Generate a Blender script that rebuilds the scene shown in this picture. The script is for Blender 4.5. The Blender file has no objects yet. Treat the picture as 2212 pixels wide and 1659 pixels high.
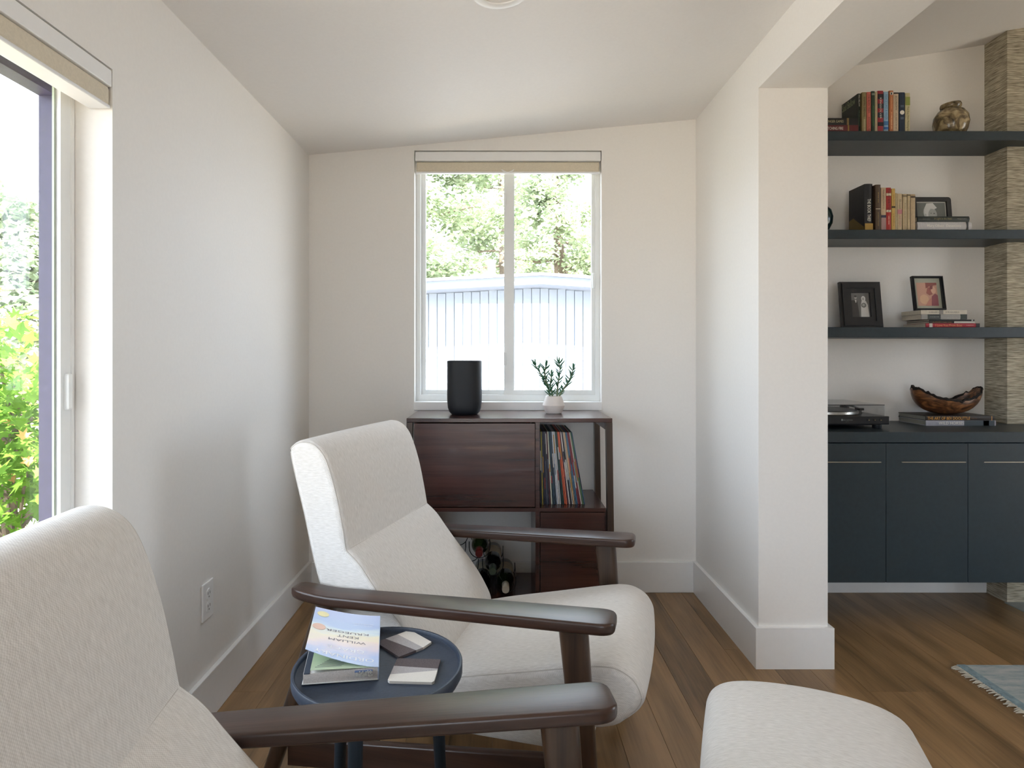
import bpy, bmesh, math, random
from mathutils import Matrix, Vector
from mathutils.geometry import tessellate_polygon

random.seed(11)
SC = bpy.context.scene
COL = SC.collection
PI = math.pi

# ------------------------------------------------------------------ camera, world, sun, exposure
F, CX, CY, H = 1350.0, 1078.0, 766.0, 1.138          # focal length / vanishing point in 2212x1659 pixels, eye height
cam_d = bpy.data.cameras.new('camera')
cam = bpy.data.objects.new('camera', cam_d)
COL.objects.link(cam)
cam.location = (0, 0, H)
cam.rotation_euler = (PI / 2, 0, 0)
cam_d.sensor_width = 36
cam_d.lens = 36 * F / 2212
cam_d.shift_x = (1106 - CX) / 2212
cam_d.shift_y = -(829.5 - CY) / 2212
cam_d.clip_start = 0.02
SC.camera = cam

world = bpy.data.worlds.new('sky')
SC.world = world
world.use_nodes = True
wb = world.node_tree.nodes['Background']
wb.inputs[0].default_value = (0.75, 0.865, 1.0, 1)
wb.inputs[1].default_value = 6.2

sun_d = bpy.data.lights.new('sun', 'SUN')
sun_d.energy = 26.0
sun_d.angle = 0.01
sun_d.color = (1.0, 0.94, 0.84)
sun = bpy.data.objects.new('sun', sun_d)
COL.objects.link(sun)
sun.location = (4, -8, 12)
sun.rotation_euler = Vector((-0.28, 0.62, -0.95)).to_track_quat('-Z', 'Y').to_euler()

def portal(name, loc, direction, w, h):
    d = bpy.data.lights.new(name, 'AREA')
    d.shape = 'RECTANGLE'; d.size = w; d.size_y = h
    d.cycles.is_portal = True
    o = bpy.data.objects.new(name, d)
    COL.objects.link(o)
    o.location = loc
    o.rotation_euler = Vector(direction).to_track_quat('-Z', 'Z').to_euler()
portal('portal_left', (-1.10, 0.44, 1.15), (1, 0, 0), 2.1, 1.4)
portal('portal_back', (0.04, 3.16, 1.5), (0, -1, 0), 0.95, 1.3)
portal('portal_east', (4.96, 1.15, 1.15), (-1, 0, 0), 1.5, 2.2)
portal('portal_rear', (0.05, -3.16, 1.1), (0, 1, 0), 1.7, 1.9)

SC.view_settings.view_transform = 'Standard'
SC.view_settings.look = 'None'
SC.view_settings.gamma = 1.0
SC.view_settings.exposure = 0.32
SC.view_settings.use_curve_mapping = False
SC.cycles.use_denoising = True
SC.cycles.max_bounces = 12
SC.cycles.diffuse_bounces = 8
SC.cycles.transparent_max_bounces = 16
SC.cycles.sample_clamp_indirect = 12.0
SC.cycles.caustics_reflective = False
SC.cycles.caustics_refractive = False

# ------------------------------------------------------------------ helpers: colours and materials
def C(h):
    h = h.lstrip('#')
    v = [int(h[i:i + 2], 16) / 255 for i in (0, 2, 4)]
    return tuple(x / 12.92 if x <= .04045 else ((x + .055) / 1.055) ** 2.4 for x in v)

MATS = {}
def base_mat(name):
    m = bpy.data.materials.new(name)
    m.use_nodes = True
    nt = m.node_tree
    return m, nt, nt.nodes['Principled BSDF']

def N(nt, t, **kw):
    n = nt.nodes.new(t)
    for k, v in kw.items():
        setattr(n, k, v)
    return n

def ramp(nt, stops):
    r = N(nt, 'ShaderNodeValToRGB')
    e = r.color_ramp.elements
    while len(e) < len(stops):
        e.new(0.5)
    for el, (p, c) in zip(e, stops):
        el.position = p
        el.color = tuple(c) + (1,)
    return r

def plain(name, col, rough=.5, metal=0.0, var=0.06, scale=30.0, bump=0.0, spec=.5, coat=0.0):
    """procedural: base colour broken up by a noise, optional noise bump"""
    if name in MATS:
        return MATS[name]
    m, nt, b = base_mat(name)
    L = nt.links
    tc = N(nt, 'ShaderNodeTexCoord')
    nz = N(nt, 'ShaderNodeTexNoise')
    nz.inputs['Scale'].default_value = scale
    nz.inputs['Detail'].default_value = 4
    L.new(tc.outputs['Object'], nz.inputs['Vector'])
    lo = tuple(max(0, c * (1 - var)) for c in col)
    hi = tuple(min(1, c * (1 + var)) for c in col)
    r = ramp(nt, [(.3, lo), (.7, hi)])
    L.new(nz.outputs['Fac'], r.inputs['Fac'])
    L.new(r.outputs['Color'], b.inputs['Base Color'])
    b.inputs['Roughness'].default_value = rough
    b.inputs['Metallic'].default_value = metal
    b.inputs['Specular IOR Level'].default_value = spec
    b.inputs['Coat Weight'].default_value = coat
    if bump:
        bp = N(nt, 'ShaderNodeBump')
        bp.inputs['Strength'].default_value = bump
        bp.inputs['Distance'].default_value = .002
        L.new(nz.outputs['Fac'], bp.inputs['Height'])
        L.new(bp.outputs['Normal'], b.inputs['Normal'])
    MATS[name] = m
    return m

def wood(name, dark, light, axis=0, rough=.35, scale=1.0, rnd=0.0, coat=0.0, spec=.5, grain=18.0):
    """long-grain wood in object space, grain along `axis`; rnd = per-object tone shift"""
    if name in MATS:
        return MATS[name]
    m, nt, b = base_mat(name)
    L = nt.links
    tc = N(nt, 'ShaderNodeTexCoord')
    oi = N(nt, 'ShaderNodeObjectInfo')
    off = N(nt, 'ShaderNodeVectorMath', operation='SCALE')
    off.inputs[0].default_value = (13.1, 7.7, 5.3)
    L.new(oi.outputs['Random'], off.inputs['Scale'])
    add = N(nt, 'ShaderNodeVectorMath', operation='ADD')
    L.new(tc.outputs['Object'], add.inputs[0])
    L.new(off.outputs['Vector'], add.inputs[1])
    mp = N(nt, 'ShaderNodeMapping')
    s = [grain * scale] * 3
    s[axis] = 1.6 * scale
    mp.inputs['Scale'].default_value = s
    L.new(add.outputs['Vector'], mp.inputs['Vector'])
    n1 = N(nt, 'ShaderNodeTexNoise')
    n1.inputs['Scale'].default_value = 1.0
    n1.inputs['Detail'].default_value = 6
    n1.inputs['Distortion'].default_value = .35
    L.new(mp.outputs['Vector'], n1.inputs['Vector'])
    mp2 = N(nt, 'ShaderNodeMapping')
    s2 = [grain * 9 * scale] * 3
    s2[axis] = 6 * scale
    mp2.inputs['Scale'].default_value = s2
    L.new(add.outputs['Vector'], mp2.inputs['Vector'])
    n2 = N(nt, 'ShaderNodeTexNoise')
    n2.inputs['Scale'].default_value = 1.0
    n2.inputs['Detail'].default_value = 3
    L.new(mp2.outputs['Vector'], n2.inputs['Vector'])
    mx = N(nt, 'ShaderNodeMath', operation='MULTIPLY_ADD')
    L.new(n2.outputs['Fac'], mx.inputs[0])
    mx.inputs[1].default_value = .35
    L.new(n1.outputs['Fac'], mx.inputs[2])
    ma = N(nt, 'ShaderNodeMath', operation='MULTIPLY_ADD')
    L.new(oi.outputs['Random'], ma.inputs[0])
    ma.inputs[1].default_value = rnd
    L.new(mx.outputs[0], ma.inputs[2])
    r = ramp(nt, [(.45, dark), (.95 + rnd * .4 if rnd < .1 else 1.0, light)])
    L.new(ma.outputs[0], r.inputs['Fac'])
    L.new(r.outputs['Color'], b.inputs['Base Color'])
    b.inputs['Roughness'].default_value = rough
    b.inputs['Coat Weight'].default_value = coat
    b.inputs['Specular IOR Level'].default_value = spec
    bp = N(nt, 'ShaderNodeBump')
    bp.inputs['Strength'].default_value = .12
    bp.inputs['Distance'].default_value = .001
    L.new(n2.outputs['Fac'], bp.inputs['Height'])
    L.new(bp.outputs['Normal'], b.inputs['Normal'])
    MATS[name] = m
    return m

def fabric(name, lo, hi, pitch=.0042):
    m, nt, b = base_mat(name)
    L = nt.links
    uv = N(nt, 'ShaderNodeTexCoord')
    sep = N(nt, 'ShaderNodeSeparateXYZ')
    L.new(uv.outputs['UV'], sep.inputs[0])
    sn = []
    for ax in (0, 1):
        k = N(nt, 'ShaderNodeMath', operation='MULTIPLY')
        L.new(sep.outputs[ax], k.inputs[0]); k.inputs[1].default_value = 2 * PI / pitch
        s = N(nt, 'ShaderNodeMath', operation='SINE')
        L.new(k.outputs[0], s.inputs[0]); sn.append(s)
    mul = N(nt, 'ShaderNodeMath', operation='MULTIPLY')
    L.new(sn[0].outputs[0], mul.inputs[0]); L.new(sn[1].outputs[0], mul.inputs[1])
    nz = N(nt, 'ShaderNodeTexNoise')
    mp = N(nt, 'ShaderNodeMapping')
    mp.inputs['Scale'].default_value = (60, 330, 1)
    L.new(uv.outputs['UV'], mp.inputs['Vector'])
    L.new(mp.outputs['Vector'], nz.inputs['Vector'])
    nz.inputs['Scale'].default_value = 1.0
    nz.inputs['Detail'].default_value = 4
    ma = N(nt, 'ShaderNodeMath', operation='MULTIPLY_ADD')
    L.new(mul.outputs[0], ma.inputs[0]); ma.inputs[1].default_value = .22
    L.new(nz.outputs['Fac'], ma.inputs[2])
    r = ramp(nt, [(.1, lo), (.9, hi)])
    L.new(ma.outputs[0], r.inputs['Fac'])
    L.new(r.outputs['Color'], b.inputs['Base Color'])
    b.inputs['Roughness'].default_value = .9
    b.inputs['Specular IOR Level'].default_value = .2
    b.inputs['Sheen Weight'].default_value = .15
    bp = N(nt, 'ShaderNodeBump')
    bp.inputs['Strength'].default_value = .35
    bp.inputs['Distance'].default_value = .0012
    L.new(ma.outputs[0], bp.inputs['Height'])
    L.new(bp.outputs['Normal'], b.inputs['Normal'])
    MATS[name] = m
    return m

def glass_mat(name, tint=(1, 1, 1), ior=1.45, rough=0.0):
    m = bpy.data.materials.new(name)
    m.use_nodes = True
    nt = m.node_tree
    nt.nodes.clear()
    out = N(nt, 'ShaderNodeOutputMaterial')
    tr = N(nt, 'ShaderNodeBsdfTransparent'); tr.inputs[0].default_value = tint + (1,)
    gl = N(nt, 'ShaderNodeBsdfGlossy'); gl.inputs['Roughness'].default_value = rough
    geo = N(nt, 'ShaderNodeNewGeometry')
    dt = N(nt, 'ShaderNodeVectorMath', operation='DOT_PRODUCT')
    nt.links.new(geo.outputs['Incoming'], dt.inputs[0]); nt.links.new(geo.outputs['Normal'], dt.inputs[1])
    ab = N(nt, 'ShaderNodeMath', operation='ABSOLUTE'); nt.links.new(dt.outputs['Value'], ab.inputs[0])
    om = N(nt, 'ShaderNodeMath', operation='SUBTRACT'); om.inputs[0].default_value = 1.0; nt.links.new(ab.outputs[0], om.inputs[1])
    pw = N(nt, 'ShaderNodeMath', operation='POWER'); nt.links.new(om.outputs[0], pw.inputs[0]); pw.inputs[1].default_value = 5.0
    r0 = ((ior - 1) / (ior + 1)) ** 2
    fr = N(nt, 'ShaderNodeMath', operation='MULTIPLY_ADD'); nt.links.new(pw.outputs[0], fr.inputs[0]); fr.inputs[1].default_value = 1 - r0; fr.inputs[2].default_value = r0
    mx = N(nt, 'ShaderNodeMixShader')
    nt.links.new(fr.outputs[0], mx.inputs[0])
    nt.links.new(tr.outputs[0], mx.inputs[1])
    nt.links.new(gl.outputs[0], mx.inputs[2])
    nt.links.new(mx.outputs[0], out.inputs[0])
    MATS[name] = m
    return m

def leaf_mat(name, a, b2, trans=.4):
    m = bpy.data.materials.new(name)
    m.use_nodes = True
    nt = m.node_tree
    nt.nodes.clear()
    out = N(nt, 'ShaderNodeOutputMaterial')
    tc = N(nt, 'ShaderNodeTexCoord')
    oi = N(nt, 'ShaderNodeObjectInfo')
    geo = N(nt, 'ShaderNodeNewGeometry')
    nz = N(nt, 'ShaderNodeTexNoise'); nz.inputs['Scale'].default_value = 1.2
    L = nt.links
    L.new(geo.outputs['Position'], nz.inputs['Vector'])
    ad = N(nt, 'ShaderNodeMath', operation='ADD'); L.new(nz.outputs['Fac'], ad.inputs[0])
    mu = N(nt, 'ShaderNodeMath', operation='MULTIPLY'); L.new(oi.outputs['Random'], mu.inputs[0]); mu.inputs[1].default_value = .35
    L.new(mu.outputs[0], ad.inputs[1])
    r = ramp(nt, [(.4, a), (.85, b2)])
    L.new(ad.outputs[0], r.inputs['Fac'])
    d = N(nt, 'ShaderNodeBsdfDiffuse'); t = N(nt, 'ShaderNodeBsdfTranslucent')
    L.new(r.outputs[0], d.inputs[0]); L.new(r.outputs[0], t.inputs[0])
    mx = N(nt, 'ShaderNodeMixShader'); mx.inputs[0].default_value = trans
    L.new(d.outputs[0], mx.inputs[1]); L.new(t.outputs[0], mx.inputs[2])
    L.new(mx.outputs[0], out.inputs[0])
    MATS[name] = m
    return m

# ------------------------------------------------------------------ helpers: geometry
class MB:
    """collects geometry, then becomes ONE mesh"""
    def __init__(s):
        s.v, s.f, s.uv = [], [], None
    def add(s, vs, fs):
        o = len(s.v)
        s.v += [tuple(p) for p in vs]
        s.f += [tuple(i + o for i in f) for f in fs]
        return s
    def box(s, x0, x1, y0, y1, z0, z1, b=0.0, M=None):
        if b <= 0:
            vs = [(x, y, z) for x in (x0, x1) for y in (y0, y1) for z in (z0, z1)]
            fs = [(0, 1, 3, 2), (4, 6, 7, 5), (0, 4, 5, 1), (2, 3, 7, 6), (0, 2, 6, 4), (1, 5, 7, 3)]
        else:
            bm = bmesh.new()
            bmesh.ops.create_cube(bm, size=1.0)
            for v in bm.verts:
                v.co = Vector(((x0 + x1) / 2 + v.co.x * (x1 - x0), (y0 + y1) / 2 + v.co.y * (y1 - y0), (z0 + z1) / 2 + v.co.z * (z1 - z0)))
            bmesh.ops.bevel(bm, geom=list(bm.edges), offset=b, segments=2, profile=.5, affect='EDGES')
            bm.verts.index_update()
            vs = [v.co.copy() for v in bm.verts]
            fs = [tuple(v.index for v in f.verts) for f in bm.faces]
            bm.free()
        if M is not None:
            vs = [M @ Vector(p) for p in vs]
        return s.add(vs, fs)
    def loft(s, rings, cap=True):
        n = len(rings[0])
        vs = [p for r in rings for p in r]
        fs = []
        for i in range(len(rings) - 1):
            for j in range(n):
                k = (j + 1) % n
                fs.append((i * n + j, i * n + k, (i + 1) * n + k, (i + 1) * n + j))
        if cap:
            fs.append(tuple(range(n - 1, -1, -1)))
            fs.append(tuple((len(rings) - 1) * n + j for j in range(n)))
        return s.add(vs, fs)
    def tube(s, pts, r, n=8):
        pts = [Vector(p) for p in pts]
        rr = r if isinstance(r, (list, tuple)) else [r] * len(pts)
        rings = []
        up = Vector((0, 0, 1))
        for i, p in enumerate(pts):
            a = pts[max(0, i - 1)]; b = pts[min(len(pts) - 1, i + 1)]
            d = (b - a).normalized()
            u = d.cross(up)
            if u.length < 1e-3:
                u = d.cross(Vector((0, 1, 0)))
            u.normalize(); w = u.cross(d)
            rings.append([p + (u * math.cos(2 * PI * k / n) + w * math.sin(2 * PI * k / n)) * rr[i] for k in range(n)])
        return s.loft(rings)
    def lathe(s, prof, n=32, o=(0, 0, 0), M=None, sx=1.0, sy=1.0):
        rings = []
        for r, z in prof:
            ring = []
            for k in range(n):
                a = 2 * PI * k / n
                p = Vector((o[0] + sx * r * math.cos(a), o[1] + sy * r * math.sin(a), o[2] + z))
                ring.append(M @ p if M is not None else p)
            rings.append(ring)
        return s.loft(rings)
    def prism(s, poly, a0, a1, axis='y'):
        """poly of 2D points extruded along axis between a0 and a1"""
        def P(p, a):
            return (p[0], a, p[1]) if axis == 'y' else ((a, p[0], p[1]) if axis == 'x' else (p[0], p[1], a))
        return s.loft([[P(p, a0) for p in poly], [P(p, a1) for p in poly]])
    def mesh(s, name):
        me = bpy.data.meshes.new(name)
        me.from_pydata(s.v, [], s.f)
        bm = bmesh.new(); bm.from_mesh(me)
        bmesh.ops.recalc_face_normals(bm, faces=bm.faces)
        bm.to_mesh(me); bm.free()
        if s.uv:
            lay = me.uv_layers.new(name='UVMap')
            for lp in me.loops:
                lay.data[lp.index].uv = s.uv[lp.vertex_index]
        return me

def smooth_by(me, ang=40):
    me.polygons.foreach_set('use_smooth', [True] * len(me.polygons))
    try:
        me.set_sharp_from_angle(angle=math.radians(ang))
    except Exception:
        pass

def root_matrix(o):
    return Matrix.Translation(o.location) @ o.rotation_euler.to_matrix().to_4x4()

def base_of(o):
    while o.parent:
        o = o.parent
    return o

def thing(name, label, cat, loc=(0, 0, 0), rz=0.0, group=None, kind=None):
    o = bpy.data.objects.new(name, None)
    o.empty_display_size = .05
    COL.objects.link(o)
    o.location = loc
    o.rotation_euler = (0, 0, rz)
    tag(o, label, cat, group, kind)
    return o

def tag(o, label=None, cat=None, group=None, kind=None):
    if label: o['label'] = label
    if cat: o['category'] = cat
    if group: o['group'] = group
    if kind: o['kind'] = kind
    return o

def part(name, g, m, parent=None, smooth=False, world=True, ang=40):
    """g: MB or Mesh. With world=True coordinates are world coordinates, brought into the root's space."""
    me = g.mesh(name) if isinstance(g, MB) else g
    o = bpy.data.objects.new(name, me)
    COL.objects.link(o)
    if parent is not None:
        if world:
            me.transform(root_matrix(base_of(parent)).inverted())
        o.parent = parent
    if m is not None and len(me.materials) == 0:
        me.materials.append(m)
    if smooth:
        smooth_by(me, ang)
    return o

def struct(name, g, m, label, cat, smooth=False):
    return tag(part(name, g, m, None, smooth), label, cat, None, 'structure')

def wx(px, y): return (px - CX) * y / F
def wz(py, y): return H - (py - CY) * y / F

def panel_with_holes(axis, a0, a1, u0, u1, v0, v1, holes):
    """slab between a0 and a1 along axis ('x' or 'y'), u = the other horizontal axis, v = z, with rectangular holes"""
    us = sorted({u0, u1} | {h[0] for h in holes} | {h[1] for h in holes})
    vs = sorted({v0, v1} | {h[2] for h in holes} | {h[3] for h in holes})
    def solid(i, j):
        if i < 0 or j < 0 or i >= len(us) - 1 or j >= len(vs) - 1:
            return False
        cu, cv = (us[i] + us[i + 1]) / 2, (vs[j] + vs[j + 1]) / 2
        return not any(h[0] < cu < h[1] and h[2] < cv < h[3] for h in holes)
    idx, V, Fc = {}, [], []
    def P(a, i, j):
        k = (a, i, j)
        if k not in idx:
            idx[k] = len(V)
            V.append((a, us[i], vs[j]) if axis == 'x' else (us[i], a, vs[j]))
        return idx[k]
    for i in range(len(us) - 1):
        for j in range(len(vs) - 1):
            if not solid(i, j):
                continue
            for a in (a0, a1):
                Fc.append((P(a, i, j), P(a, i + 1, j), P(a, i + 1, j + 1), P(a, i, j + 1)))
            for di, dj, e in ((-1, 0, ((i, j), (i, j + 1))), (1, 0, ((i + 1, j), (i + 1, j + 1))), (0, -1, ((i, j), (i + 1, j))), (0, 1, ((i, j + 1), (i + 1, j + 1)))):
                if not solid(i + di, j + dj):
                    Fc.append((P(a0, *e[0]), P(a0, *e[1]), P(a1, *e[1]), P(a1, *e[0])))
    return MB().add(V, Fc)

def spline(pts, seg=6, closed=True):
    """Catmull-Rom through 2D points; a point given as (x, y, 1) is a sharp corner"""
    n = len(pts); out = []
    for i in range(n if closed else n - 1):
        p1, p2 = pts[i], pts[(i + 1) % n]
        p0 = pts[i - 1] if (closed or i > 0) else p1
        p3 = pts[(i + 2) % n] if (closed or i + 2 < n) else p2
        if len(p1) > 2: p0 = p1
        if len(p2) > 2: p3 = p2
        for k in range(seg):
            t = k / seg
            c = []
            for d in (0, 1):
                a, b, cc, dd = p0[d], p1[d], p2[d], p3[d]
                c.append(.5 * (2 * b + (cc - a) * t + (2 * a - 5 * b + 4 * cc - dd) * t * t + (3 * b - a - 3 * cc + dd) * t ** 3))
            out.append(tuple(c))
    if not closed:
        out.append(tuple(pts[-1][:2]))
    return out

def normals2(prof):
    n = len(prof); ar = sum(prof[i][0] * prof[(i + 1) % n][1] - prof[(i + 1) % n][0] * prof[i][1] for i in range(n))
    sg = 1 if ar > 0 else -1
    out = []
    for i in range(n):
        a, b = prof[i - 1], prof[(i + 1) % n]
        dx, dy = b[0] - a[0], b[1] - a[1]
        l = math.hypot(dx, dy) or 1
        out.append((sg * dy / l, -sg * dx / l))
    return out

def cushion(prof, hw, r=.02, crown=.01, crown_mask=None, nr=5, nm=9, plan=None):
    """profile (s,z) lofted across t with rounded side edges and a crowned middle, UVs in metres"""
    nn = normals2(prof)
    st = []
    for k in range(nr + 1):
        a = PI / 2 * k / nr
        st.append((-hw + r * (1 - math.sin(a)), r * (1 - math.cos(a))))
    st = st[::-1]
    st = [(t, i) for t, i in st]                       # from the side (max inset) inwards
    left = sorted(st, key=lambda q: q[0])
    mid = [(-hw + r + (2 * hw - 2 * r) * k / nm, 0.0) for k in range(1, nm)]
    right = [(-t, i) for t, i in left[::-1]]
    allst = left + mid + right
    g = MB(); rings = []; uv = []
    arc = [0.0]
    for i in range(1, len(prof)):
        arc.append(arc[-1] + math.hypot(prof[i][0] - prof[i - 1][0], prof[i][1] - prof[i - 1][1]))
    for t, ins in allst:
        ring = []
        cr = crown * max(0, 1 - (t / hw) ** 2)
        for i, p in enumerate(prof):
            mk = crown_mask(p) if crown_mask else 1.0
            d = cr * mk - ins
            ring.append((p[0] + nn[i][0] * d, t, p[1] + nn[i][1] * d))
            uv.append((arc[i], t))
        rings.append(ring)
    g.loft(rings, cap=False)
    n = len(prof)
    for ri, flip in ((0, True), (len(rings) - 1, False)):
        base = len(g.v)
        g.v += rings[ri]
        uv += [(p[0], p[2]) for p in rings[ri]]
        for tri in tessellate_polygon([[Vector((p[0], p[2], 0)) for p in rings[ri]]]):
            f = tuple(base + j for j in tri)
            g.f.append(f[::-1] if flip else f)
    g.uv = uv
    return g

# text ---------------------------------------------------------------
def text_geo(body, fit_w, fit_h, O, U, V, stretch=True, bend=None):
    """flat lettering fitted into fit_w x fit_h, centred on O, reading along U with V up"""
    if body.startswith('~'):                       # print too small to read: a row of short strokes
        rr = random.Random(len(body) * 7 + int(fit_w * 1e5))
        O, U, V = Vector(O), Vector(U), Vector(V)
        g = MB(); x = -fit_w / 2; fit_h *= .5
        while x < fit_w / 2:
            w = min(fit_h * rr.uniform(.35, .75), fit_w / 2 - x)
            y1 = fit_h * rr.uniform(.3, .5)
            q = [O + U * a + V * b for a, b in ((x, -fit_h * .4), (x + w, -fit_h * .4), (x + w, y1), (x, y1))]
            g.add([bend(p) for p in q] if bend else q, [(0, 1, 2, 3)])
            x += w + fit_h * (.25 if rr.random() < .8 else .8)
        return g
    cu = bpy.data.curves.new('lettering', 'FONT')
    cu.body = body; cu.resolution_u = 2; cu.align_x = 'CENTER'; cu.align_y = 'CENTER'
    o = bpy.data.objects.new('lettering', cu)
    COL.objects.link(o)
    dg = bpy.context.evaluated_depsgraph_get()
    me = bpy.data.meshes.new_from_object(o.evaluated_get(dg))
    vs = [v.co.copy() for v in me.vertices]
    fs = [tuple(p.vertices) for p in me.polygons]
    bpy.data.objects.remove(o); bpy.data.curves.remove(cu); bpy.data.meshes.remove(me)
    x0 = min(v.x for v in vs); x1 = max(v.x for v in vs); y0 = min(v.y for v in vs); y1 = max(v.y for v in vs)
    sx = fit_w / max(1e-6, x1 - x0); sy = fit_h / max(1e-6, y1 - y0)
    if not stretch:
        sx = sy = min(sx, sy)
    O, U, V = Vector(O), Vector(U), Vector(V)
    out = []
    for v in vs:
        p = O + U * ((v.x - (x0 + x1) / 2) * sx) + V * ((v.y - (y0 + y1) / 2) * sy)
        out.append(bend(p) if bend else p)
    return MB().add(out, fs)

ORD = ['first', 'second', 'third', 'fourth', 'fifth', 'sixth', 'seventh', 'eighth', 'ninth', 'tenth', 'eleventh', 'twelfth', 'thirteenth', 'fourteenth',
       'fifteenth', 'sixteenth', 'seventeenth', 'eighteenth', 'nineteenth', 'twentieth']

# ------------------------------------------------------------------ shared materials
M_wall = plain('wall_paint', (.81, .79, .76), .55, var=.012, scale=90, bump=.04, spec=.3)
M_ceil = plain('ceiling_paint', (.81, .79, .77), .6, var=.012, scale=90, bump=.04, spec=.25)
M_trim = plain('trim_paint', (.82, .82, .815), .35, var=.01, scale=40)
M_vinyl = plain('white_vinyl', (.80, .82, .82), .32, var=.01, scale=40)
M_darkframe = plain('dark_exterior_frame', C('#3a3550'), .5, var=.15, scale=60)
M_glass = glass_mat('window_glass')
M_clear = glass_mat('clear_acrylic', (.93, .94, .95), 1.5)
M_oak = wood('oak_floor', C('#5a452b'), C('#a3815a'), axis=1, rough=.36, rnd=.22, grain=14)
M_walnut = wood('walnut_veneer', C('#2a1611'), C('#52302a'), axis=0, rough=.27, grain=26, coat=.3)
M_arm = wood('walnut_arm', C('#261a15'), C('#493228'), axis=0, rough=.31, grain=30)
M_armv = wood('walnut_post', C('#261b15'), C('#4c392b'), axis=2, rough=.3, grain=30, coat=.15)
M_fab = fabric('oatmeal_weave', (.52, .49, .455), (.78, .75, .715))
M_seam = plain('oatmeal_thread', (.50, .465, .425), .9, var=.1)
M_slate = plain('slate_laminate', C('#222e34'), .42, var=.10, scale=60, bump=.06)
M_black = plain('black_plastic', (.012, .013, .015), .35, var=.1)
M_blackm = plain('black_metal', (.01, .011, .012), .4, metal=.3, var=.1)
M_steel = plain('brushed_steel', (.62, .61, .58), .3, metal=1.0, var=.05)
M_page = plain('paper_pages', (.55, .50, .41), .8, var=.08, scale=200)
M_navy = plain('navy_metal', C('#16222c'), .45, var=.08, scale=120, bump=.08)
M_tray = plain('slate_tray', C('#2a3444'), .5, var=.16, scale=140, bump=.12)

# ------------------------------------------------------------------ the room shell
D = 3.0                       # back wall
XL = -0.913                   # left wall
XR, XP = 0.945, 1.197         # nook side of the pier wall, far side of it
YP = 2.276                    # near face of the pier
XE, YR = 4.8, -3.0            # right and rear walls (out of view)
ZS = 2.109                    # underside of the header beam
def zc(x): return 2.0958 + .0924 * (x - XL)
def zc2(x): return 2.529 + .16 * (x - 1.733)

BW = (wx(895, D), wx(1299.5, D), wz(886, D), wz(325, D))     # back window opening
LW = (-0.62, 1.476, 0.55, 1.8115)                            # left window opening (y0,y1,z0,z1)

# floor
fl = struct('floor', MB().box(XL - .2, XE + .2, YR - .2, D + .18, -.14, -.016), plain('subfloor', (.12, .08, .05), .8), 'oak plank floor of the sitting nook', 'floor')
plank_cache = {}
def plank_mesh(ln):
    k = round(ln, 2)
    if k not in plank_cache:
        w = .127 / 2 - .0003; l = ln / 2 - .0003; c = .0006
        V = [(-w, -l, -.014), (w, -l, -.014), (w, l, -.014), (-w, l, -.014), (-w, -l, -c), (w, -l, -c), (w, l, -c), (-w, l, -c),
             (-w + c, -l + c, 0), (w - c, -l + c, 0), (w - c, l - c, 0), (-w + c, l - c, 0)]
        Fc = [(3, 2, 1, 0), (0, 1, 5, 4), (1, 2, 6, 5), (2, 3, 7, 6), (3, 0, 4, 7), (4, 5, 9, 8), (5, 6, 10, 9), (6, 7, 11, 10), (7, 4, 8, 11), (8, 9, 10, 11)]
        me = bpy.data.meshes.new('plank'); me.from_pydata(V, [], Fc); me.materials.append(M_oak)
        plank_cache[k] = me
    return plank_cache[k]
x = XL + .004
rf = random.Random(5)
while x < XE:
    y = YR + .01
    first = True
    while y < D - .05:
        ln = rf.choice((1.1, 1.4, 1.7, 2.0, 2.3))
        if first:
            ln = rf.choice((.5, .8, 1.1, 1.4, 1.7)); first = False
        if D - .01 - (y + ln) < .4:
            ln = D - .01 - y
        ln = round(ln, 2)
        o = bpy.data.objects.new('plank', plank_mesh(ln)); COL.objects.link(o)
        o.parent = fl; o.location = (x + .0635, y + ln / 2, 0)
        y += ln
    x += .127

# walls
struct('wall_back', panel_with_holes('y', D, D + .17, XL - .2, XE + .2, -.14, 3.6, [BW]), M_wall, 'back wall with the tall slider window', 'wall')
struct('wall_left', panel_with_holes('x', XL - .13, XL, YR - .2, D, -.14, 3.6, [LW]), M_wall, 'left wall with the wide picture window', 'wall')
struct('wall_right', MB().box(XR, XP, YP, D, -.012, 3.4), M_wall, 'short white pier wall between nook and shelving', 'wall')
struct('wall_east', panel_with_holes('x', XE, XE + .2, YR - .2, D, -.14, 3.6, [(.5, 1.8, .1, 2.2)]), M_wall, 'far right wall with a tall window', 'wall')
struct('wall_rear', panel_with_holes('y', YR - .2, YR, XL, XE, -.14, 3.6, [(-.7, .8, .25, 1.95)]), M_wall, 'rear wall with a wide window', 'wall')
struct('trim_1', MB().box(XR, XP, YR, YP - .0005, ZS, 3.4), M_wall, 'white dropped header beam running from the pier', 'beam')
# ceilings
struct('ceiling', MB().prism([(XL - .2, zc(XL - .2)), (XR, zc(XR)), (XR, zc(XR) + .2), (XL - .2, zc(XL - .2) + .2)], YR - .2, D), M_ceil, 'low sloping white ceiling above the nook', 'ceiling')
struct('ceiling_side', MB().prism([(XP, zc2(XP)), (XE, zc2(XE)), (XE, zc2(XE) + .2), (XP, zc2(XP) + .2)], YR - .2, D), M_ceil, 'higher sloping ceiling above the shelving', 'ceiling')

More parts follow.
